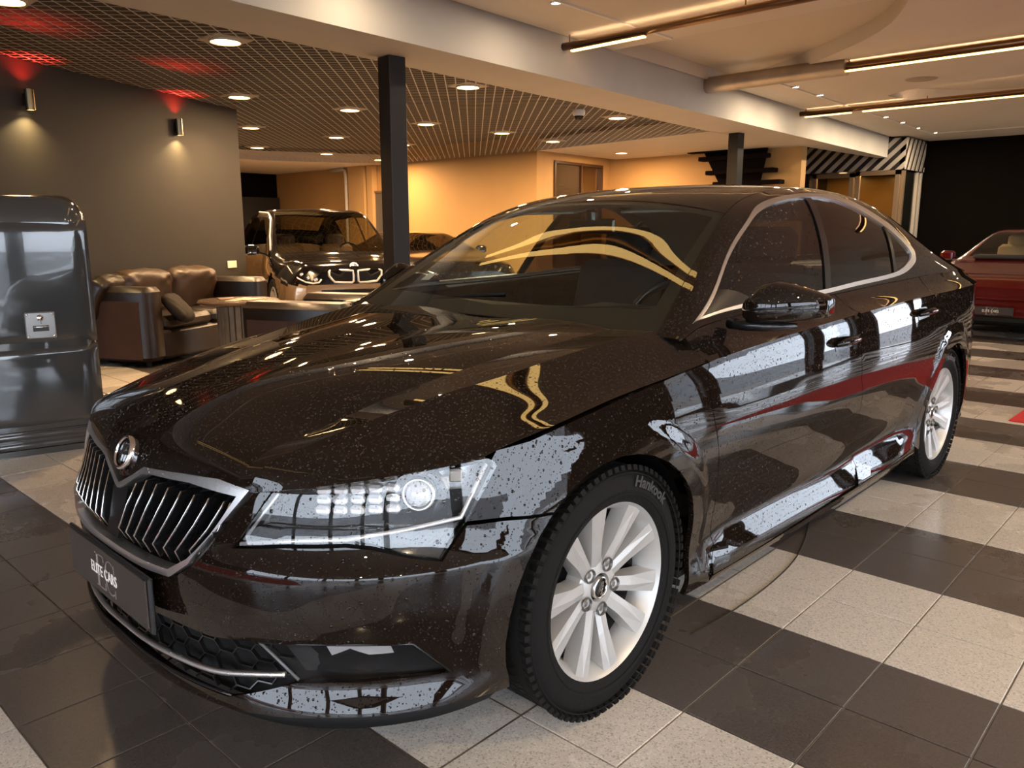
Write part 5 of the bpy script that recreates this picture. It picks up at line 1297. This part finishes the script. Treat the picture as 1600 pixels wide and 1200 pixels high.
# ================================================================= other cars
def loft_car(name,loc,rz,label,ST,body_split,M_body,M_top,wheels,wr,glass_m,winsh,sidew,rear,seatm=None,capz=None,cat='car'):
    """ST rows: y, zbot, x_sill, x_mid, x_shoulder, z_shoulder, x_belt, z_belt, x_rail, z_rail, z_centre"""
    root=empty(name,loc,rz,label,cat)
    A=np.array(ST,float); ys=A[:,0]; f=_cat(ys,A[:,1:])
    yy=np.unique(np.concatenate([np.linspace(ys[0],ys[-1],90),ys[:3]])); R=f(yy)
    segs=[];ks=None
    rows=[]
    for y,r in zip(yy,R):
        zb,xs,xm,xsh,zsh,xb,zbl,xr,zr,zc=r
        P=[(0,zb),(xs,zb),(xs+.015,zb+.10),(xm,(zb+zsh)/2),(xsh,zsh),(xb,zbl),(xr,zr),(xr*.55,zr+(zc-zr)*.72),(0,zc)]
        t=np.arange(len(P)); g=_cat(t,np.array(P)); 
        # keep the sill corner, shoulder and rail fairly tight
        s=np.linspace(0,len(P)-1,8*6+1); q=g(s)*.55+np.stack([np.interp(s,t,np.array(P)[:,0]),np.interp(s,t,np.array(P)[:,1])],-1)*.45
        q[0,0]=0;q[-1,0]=0; rows.append(q)
    Q=np.array(rows); ny,nsx=Q.shape[:2]; s=np.linspace(0,8,nsx)
    def patch(nm,m,test,off=0,mi=None,parent=root,sides=(1,-1)):
        V=[];F=[];idx={}
        MI=[]
        for sg in sides:
            for i in range(ny-1):
                for j in range(nsx-1):
                    yc=(yy[i]+yy[i+1])/2; sc=(s[j]+s[j+1])/2; c=(Q[i,j]+Q[i+1,j+1])/2
                    if not test(yc,sc,c): continue
                    fc=[]
                    for (a,b) in ((i,j),(i+1,j),(i+1,j+1),(i,j+1)):
                        k=(sg if Q[a,b,0]>1e-6 else 0,a,b)
                        if k not in idx: idx[k]=len(V); V.append((sg*Q[a,b,0]*(1+off),yy[a],Q[a,b,1]+off*.2))
                        fc.append(idx[k])
                    F.append(tuple(fc) if sg<0 else tuple(fc[::-1])); 
                    if mi: MI.append(mi(yc,sc,c))
        if not F: return None
        if mi: return obj(nm,V,F,None,parent,smooth=True,mats=m,mi=MI)
        return obj(nm,V,F,m,parent,smooth=True)
    inarch=lambda y,c: any((y-w)**2+(c[1]-wr)**2<(wr+.045)**2 for w in wheels)
    isws=lambda y,sc,c: winsh[0]<y<winsh[1] and sc>6.15
    isre=lambda y,sc,c: rear[0]<y<rear[1] and sc>6.3
    def issw(y,sc,c): return sidew[0]<y<sidew[1] and 5.08<sc<5.90 and c[1]>0 and (y-sidew[0])>(sc-5)*sidew[2] and not (sidew[3]<y<sidew[3]+.07)
    isend=lambda y,c:False
    # end caps
    patch('car_body',[M_body,M_top],lambda y,sc,c: not inarch(y,c) and not isws(y,sc,c) and not isre(y,sc,c) and not issw(y,sc,c),mi=lambda y,sc,c: 1 if body_split(y,sc,c) else 0)
    for k,nm in ((0,'nose_panel'),(ny-1,'tail_panel')):
        q=Q[k]; ring_=[(x,yy[k],z) for x,z in q]+[(-x,yy[k],z) for x,z in q[::-1][1:-1]]; 
        for lo_,hi_,mm in (((-9,capz,M_body),(capz,9,M_top)) if (capz and k==0) else ((-9,9,M_body),)):
            P_=[p_ for p_ in ring_]; 
            for lim,sg_ in ((lo_,1),(hi_,-1)):
                O_=[]
                for i_ in range(len(P_)):
                    p1_,p2_=P_[i_],P_[(i_+1)%len(P_)]; a1=(p1_[2]-lim)*sg_; a2=(p2_[2]-lim)*sg_
                    if a1>=0: O_.append(p1_)
                    if (a1>=0)!=(a2>=0): t_=a1/(a1-a2); O_.append(tuple(u+(v-u)*t_ for u,v in zip(p1_,p2_)))
                P_=O_
            if len(P_)>2: obj(nm,P_,[tuple(range(len(P_)))[::(-1 if k else 1)]],mm,root)
    patch('windscreen',glass_m,isws); patch('rear_window',glass_m,isre); patch('side_window',glass_m,issw,sides=(1,)); patch('side_window',glass_m,issw,sides=(-1,))
    cab=MB(); w=float(f(np.array([wheels[0]+1.2]))[0][4]); cab.box((0,(wheels[0]+wheels[1])/2+.05,.40),(w*1.6,wheels[1]-wheels[0]-.9,.30)); cab.build('cabin_floor',M_DARK,root)
    # black wells and wheels
    for wy in wheels:
        xo=float(f(np.array([wy]))[0][2])
        for sg in (1,-1):
            MB().lathe([(0,-.02),(wr+.05,-.02),(wr+.05,.20),(wr+.03,.21)],28,Matrix.Translation((sg*(xo-.24),wy,wr+.045))@Matrix.Rotation(sg*PI/2,4,'Y')).build('wheel_housing',M_BLKM,root,auto=50)
            Mw=Matrix.Translation((sg*(xo-.12),wy,wr))@Matrix.Rotation(sg*PI/2,4,'Y')
            k=wr/.334; t=MB(); t.lathe([(.23*k,-.08),(wr-.03,-.10),(wr,-.07),(wr,.07),(wr-.03,.10),(.23*k,.085),(.225*k,.06)],40,Mw); wo=t.build('wheel',M_RUB,root,auto=35)
            t=MB(); t.lathe([(.225*k,.085),(.215*k,.09),(.205*k,.03),(.06,.03),(.05,.06),(0,.065)],40,Mw)
            for i in range(10):
                Mk=Mw@Matrix.Rotation(2*PI*i/10,4,'Z'); b=MB(); b.box((.13*k,0,.062),(.17*k,.026,.03),bev=.004); t.add([Mk@Vector(v) for v in b.v],b.f)
            t.build('rim',M_ALLOY,wo,auto=40)
    if seatm:
        for sx in (-.36,.36):
            yb=winsh[1]+.25; V=MB(); V.box((sx,yb-.05,.50),(.50,.50,.16),bev=.05); V.box((sx,yb+.22,.78),(.48,.14,.60),rx=-.25,bev=.05); V.box((sx,yb+.34,1.12),(.28,.10,.20),rx=-.2,bev=.04); o=V.build('seat',seatm,root,auto=50); o['kind']='thing'; del o['kind']
    return root,f,Q,yy,s
def front_y(Q,yy,x,z,o=.006):
    for i in range(len(yy)):
        if inpoly(np.array([(abs(x),z)]),[tuple(q) for q in Q[i]]+[(-.01,Q[i][-1][1]),(-.01,Q[i][0][1])])[0]: return float(yy[i])-o
    return 0.
def mirror_pair(root,x,y,z,m,sz=(.20,.12,.13)):
    for sg in (1,-1):
        b=MB(); V,F=shell([(-sz[2]/2,sz[0]*.7,sz[1]*.6),(-sz[2]/2+.02,sz[0],sz[1]),(sz[2]/2-.03,sz[0]*.95,sz[1]),(sz[2]/2,sz[0]*.6,sz[1]*.5)],.05,5)
        o=obj('door_mirror',[(a+sg*x,b_+y,c+z) for a,b_,c in V],F,m,root,auto=45)
        MB().tube([(sg*(x-.10),y+.0,z-.03),(sg*(x-.20),y+.02,z-.06)],.015,8).build('mirror_arm',M_BLKM,o,smooth=True)
G_CAR=glass('showroom_car_glass',(.62,.60,.50),1.0); G_CARD=glass('dark_car_glass',(.35,.33,.30),1.0)
M_COP=mat('champagne_paint',(.42,.27,.14),.25,.55,coat=1); M_BLKP=mat('plain_black_paint',(.006,.005,.005),.12,coat=1)
I3=[(0.00,.30,.46,.60,.60,.60,.50,.70,.40,.78,.80),
(0.05,.25,.58,.72,.70,.62,.60,.75,.50,.84,.86),
(0.25,.20,.74,.83,.81,.67,.73,.82,.62,.90,.92),
(0.60,.18,.78,.875,.865,.74,.80,.87,.70,.92,.945),
(0.88,.18,.78,.885,.88,.78,.83,.92,.76,.975,1.00),
(1.25,.18,.78,.887,.885,.81,.84,.97,.72,1.23,1.28),
(1.62,.18,.78,.887,.885,.83,.84,1.01,.65,1.47,1.52),
(2.10,.18,.78,.887,.885,.85,.84,1.03,.63,1.52,1.570),
(2.80,.18,.78,.885,.88,.86,.83,1.06,.63,1.50,1.555),
(3.45,.20,.76,.87,.86,.88,.80,1.10,.61,1.42,1.47),
(3.82,.24,.70,.80,.79,.90,.72,1.08,.58,1.22,1.26),
(3.97,.32,.60,.70,.68,.88,.62,1.00,.50,1.04,1.07)]
def i3split(y,sc,c): return sc>5.0 or (y<.95 and c[1]>.63+.36*max(0,y-.22)) or (y>3.3) or c[1]<.24
i3,f_,Q_,yy_,s_=loft_car('compact_electric_car',(-6.05,4.14,0),math.radians(71),'champagne and black compact hatchback with twin kidney grille behind the dark column',I3,i3split,M_COP,M_BLKP,(.72,3.29),.345,G_CAR,(.90,1.64),(1.05,3.25,.55,2.15),(3.40,3.80),mat('brown_seat',(.10,.065,.04),.7),capz=.63)
F3=lambda x,z,o=.008: (x,front_y(Q_,yy_,x,z,o),z)
M_KID=mat('kidney_frame_white',(.85,.82,.76),.25,.3)
for sg in (1,-1):
    P=[(.035,.790),(.10,.797),(.20,.800),(.30,.798),(.325,.785),(.325,.735),(.295,.695),(.26,.660),(.15,.652),(.05,.650),(.03,.665),(.028,.73)]
    k=MB().tube([F3(sg*x,z,.022) for x,z in P],.013,8,closed=True).build('kidney_frame',M_KID,i3,smooth=True)
    c_=[F3(sg*x,z,.016) for x,z in P]; cc=F3(sg*.18,.72,.016); n=len(c_)
    obj('kidney_insert',c_+[cc],[(i_,(i_+1)%n,n)[::sg] for i_ in range(n)],M_BLKM,k)
    H=[(.40,.70),(.44,.655),(.52,.645),(.60,.66),(.67,.70),(.715,.76),(.735,.83),(.70,.835),(.62,.79),(.50,.745)]
    h_=[F3(sg*x,z,.014) for x,z in H]; cc=F3(sg*.58,.725,.014); n=len(h_)
    lp=obj('headlamp',h_+[cc],[(i_,(i_+1)%n,n)[::sg] for i_ in range(n)],M_BLK,i3)
    MB().tube([F3(sg*x,z,.022) for x,z in ((.735,.83),(.715,.76),(.67,.705),(.60,.665),(.52,.650),(.45,.660),(.42,.695))],.010,8).build('light_ring',M_KID,lp,smooth=True)
    for x,z in ((.49,.70),(.56,.72),(.63,.755)): MB().lathe([(0,.012),(.020,.008),(.028,0)],14,Matrix.Translation(F3(sg*x,z,.018))@Matrix.Rotation(PI/2,4,'X')).build('lamp_eye',M_CHR,lp,smooth=True)
MB().tube([F3(x,.545,.004) for x in np.linspace(-.42,.42,15)],.022,8).build('lower_intake',M_BLKM,i3,smooth=True)
MB().tube([F3(x,.38,.002) for x in np.linspace(-.55,.55,15)],.030,8).build('lower_intake',M_BLKM,i3,smooth=True)
Mr=Matrix.Translation(F3(0,.845,.004))@Matrix.Rotation(PI*.36,4,'X')
rb=MB().lathe([(0,0),(.040,0),(.043,.004),(.050,.004),(.052,-.004)],28,Mr).build('roundel',M_CHR,i3,auto=40)
for a0,m_ in ((0,mat('roundel_blue',(.03,.10,.30),.3)),(PI,mat('roundel_blue',(.03,.10,.30),.3)),(PI/2,mat('roundel_white',(.7,.7,.7),.3)),(PI*1.5,mat('roundel_white',(.7,.7,.7),.3))):
    MB().lathe([(0.001,.003),(.036,.003)],6,Mr,a0=a0,a1=a0+PI/2).build('roundel_quarter',m_,rb)
mirror_pair(i3,.99,1.25,1.02,M_BLKP)
MB().tube([(-.80,1.02,1.02),(-.76,1.20,1.20),(-.68,1.50,1.43),(-.66,1.75,1.50),(-.66,2.4,1.525)],.012,6).build('roof_line_trim',M_KID,i3,smooth=True)
MB().lathe([(.165+.012*math.cos(a),.012*math.sin(a)) for a in np.linspace(0,2*PI,9)[:-1]],28,Matrix.Translation((.36,1.45,.95))@Matrix.Rotation(math.radians(65),4,'X'),closed=True).build('steering_wheel',M_BLK,i3,smooth=True)
MB().box((0,1.22,.93),(1.35,.40,.08),bev=.03).build('dashboard',mat('dash_tan',(.30,.18,.09),.5),i3)
# low black coupe behind the column
CP=[(0.0,.26,.50,.66,.64,.56,.56,.62,.46,.655,.66),(0.12,.20,.70,.80,.78,.60,.70,.69,.58,.72,.73),(0.6,.17,.80,.88,.86,.68,.80,.80,.68,.83,.845),(1.2,.16,.82,.90,.885,.74,.83,.88,.72,.92,.94),
(1.75,.16,.82,.90,.89,.77,.84,.91,.68,1.06,1.10),(2.25,.16,.82,.90,.89,.79,.84,.93,.57,1.205,1.235),(2.8,.16,.82,.90,.895,.81,.84,.94,.54,1.225,1.255),(3.4,.16,.82,.905,.90,.83,.83,.95,.52,1.13,1.165),(3.95,.18,.80,.89,.88,.86,.80,.95,.52,1.00,1.02),(4.35,.22,.74,.82,.81,.85,.72,.92,.52,.94,.95),(4.5,.32,.62,.70,.68,.80,.62,.88,.50,.89,.90)]
nb=lambda y,sc,c:c[1]<.26
k3,*_r=loft_car('black_coupe',(-8.75,4.62,0),math.radians(-48),'low black coupe parked behind the dark column, cream wall showing through its windows',[(a,)+tuple(b) for a,*b in CP],nb,M_BLKP,M_BLKM,(.85,3.35),.335,G_CARD,(1.25,2.2),(1.5,3.4,.9,2.55),(3.1,3.85),None)
k3.location=(-6.75,6.75,0); k3.rotation_euler=(0,0,math.radians(71))
mirror_pair(k3,.98,1.75,.95,M_BLKP)
# red sports car at the right
M_RED=mat('deep_red_paint',(.075,.0005,.001),.25,spec=.2,coat=.6,coat_r=.02)
RS=[(0.0,.24,.55,.70,.68,.50,.60,.57,.48,.61,.615),(0.10,.18,.72,.82,.80,.54,.72,.64,.58,.68,.69),(0.45,.16,.80,.88,.86,.62,.79,.73,.64,.76,.765),(1.0,.16,.82,.90,.88,.70,.82,.82,.70,.85,.86),(1.42,.16,.82,.90,.89,.74,.83,.88,.72,.915,.935),
(1.75,.16,.82,.90,.89,.76,.83,.91,.66,1.07,1.10),(2.15,.16,.82,.90,.89,.78,.83,.92,.56,1.235,1.27),(2.6,.16,.82,.90,.895,.80,.83,.93,.53,1.255,1.295),(3.1,.16,.82,.91,.90,.82,.82,.94,.50,1.17,1.21),(3.7,.18,.80,.91,.90,.82,.78,.92,.47,.97,.99),(4.2,.22,.74,.84,.82,.76,.68,.84,.45,.86,.87),(4.45,.32,.60,.70,.68,.66,.60,.74,.44,.77,.78)]
def redcar(loc,rz,label,full=True):
    r,*_=loft_car('red_sports_car',loc,rz,label,RS,lambda y,sc,c:c[1]<.25,M_RED,M_BLKM,(.95,3.2),.32,G_CAR,(1.45,2.12),(1.55,3.2,.75,2.4),(2.95,3.7),mat('cream_seat',(.55,.47,.36),.6) if full else None)
    mirror_pair(r,1.00,1.72,.93,M_RED)
    if full:
        MB().box((0,.03,.245),(1.50,.10,.10),bev=.03).build('lower_bumper',M_BLKM,r)
        MB().box((0,-.004,.485),(1.36,.05,.030),bev=.010).build('bumper_rib',M_RED,r)
        for sg in (1,-1):
            MB().lathe([(0,.03),(.06,.026),(.085,.010),(.092,-.02)],28,Matrix.Translation((sg*.66,.20,.665))@Matrix.Rotation(PI*.32,4,'X')).build('headlamp',mat('lamp_clear',(.5,.5,.5),.08,coat=1),r,smooth=True)
            MB().box((sg*.55,.0,.42),(.26,.03,.05),bev=.012).build('bumper_lamp',mat('lamp_clear',(.5,.5,.5),.08,coat=1),r)
        MB().box((0,1.40,.93),(1.15,.30,.06),bev=.02).build('dashboard',M_DARK,r)
        plate(r,Matrix.Translation((0,-.035,.345)),w=.44,h=.105)
    return r
redcar((-.29,9.00,0),0,'red sports car with cream seats facing the camera at the right edge')
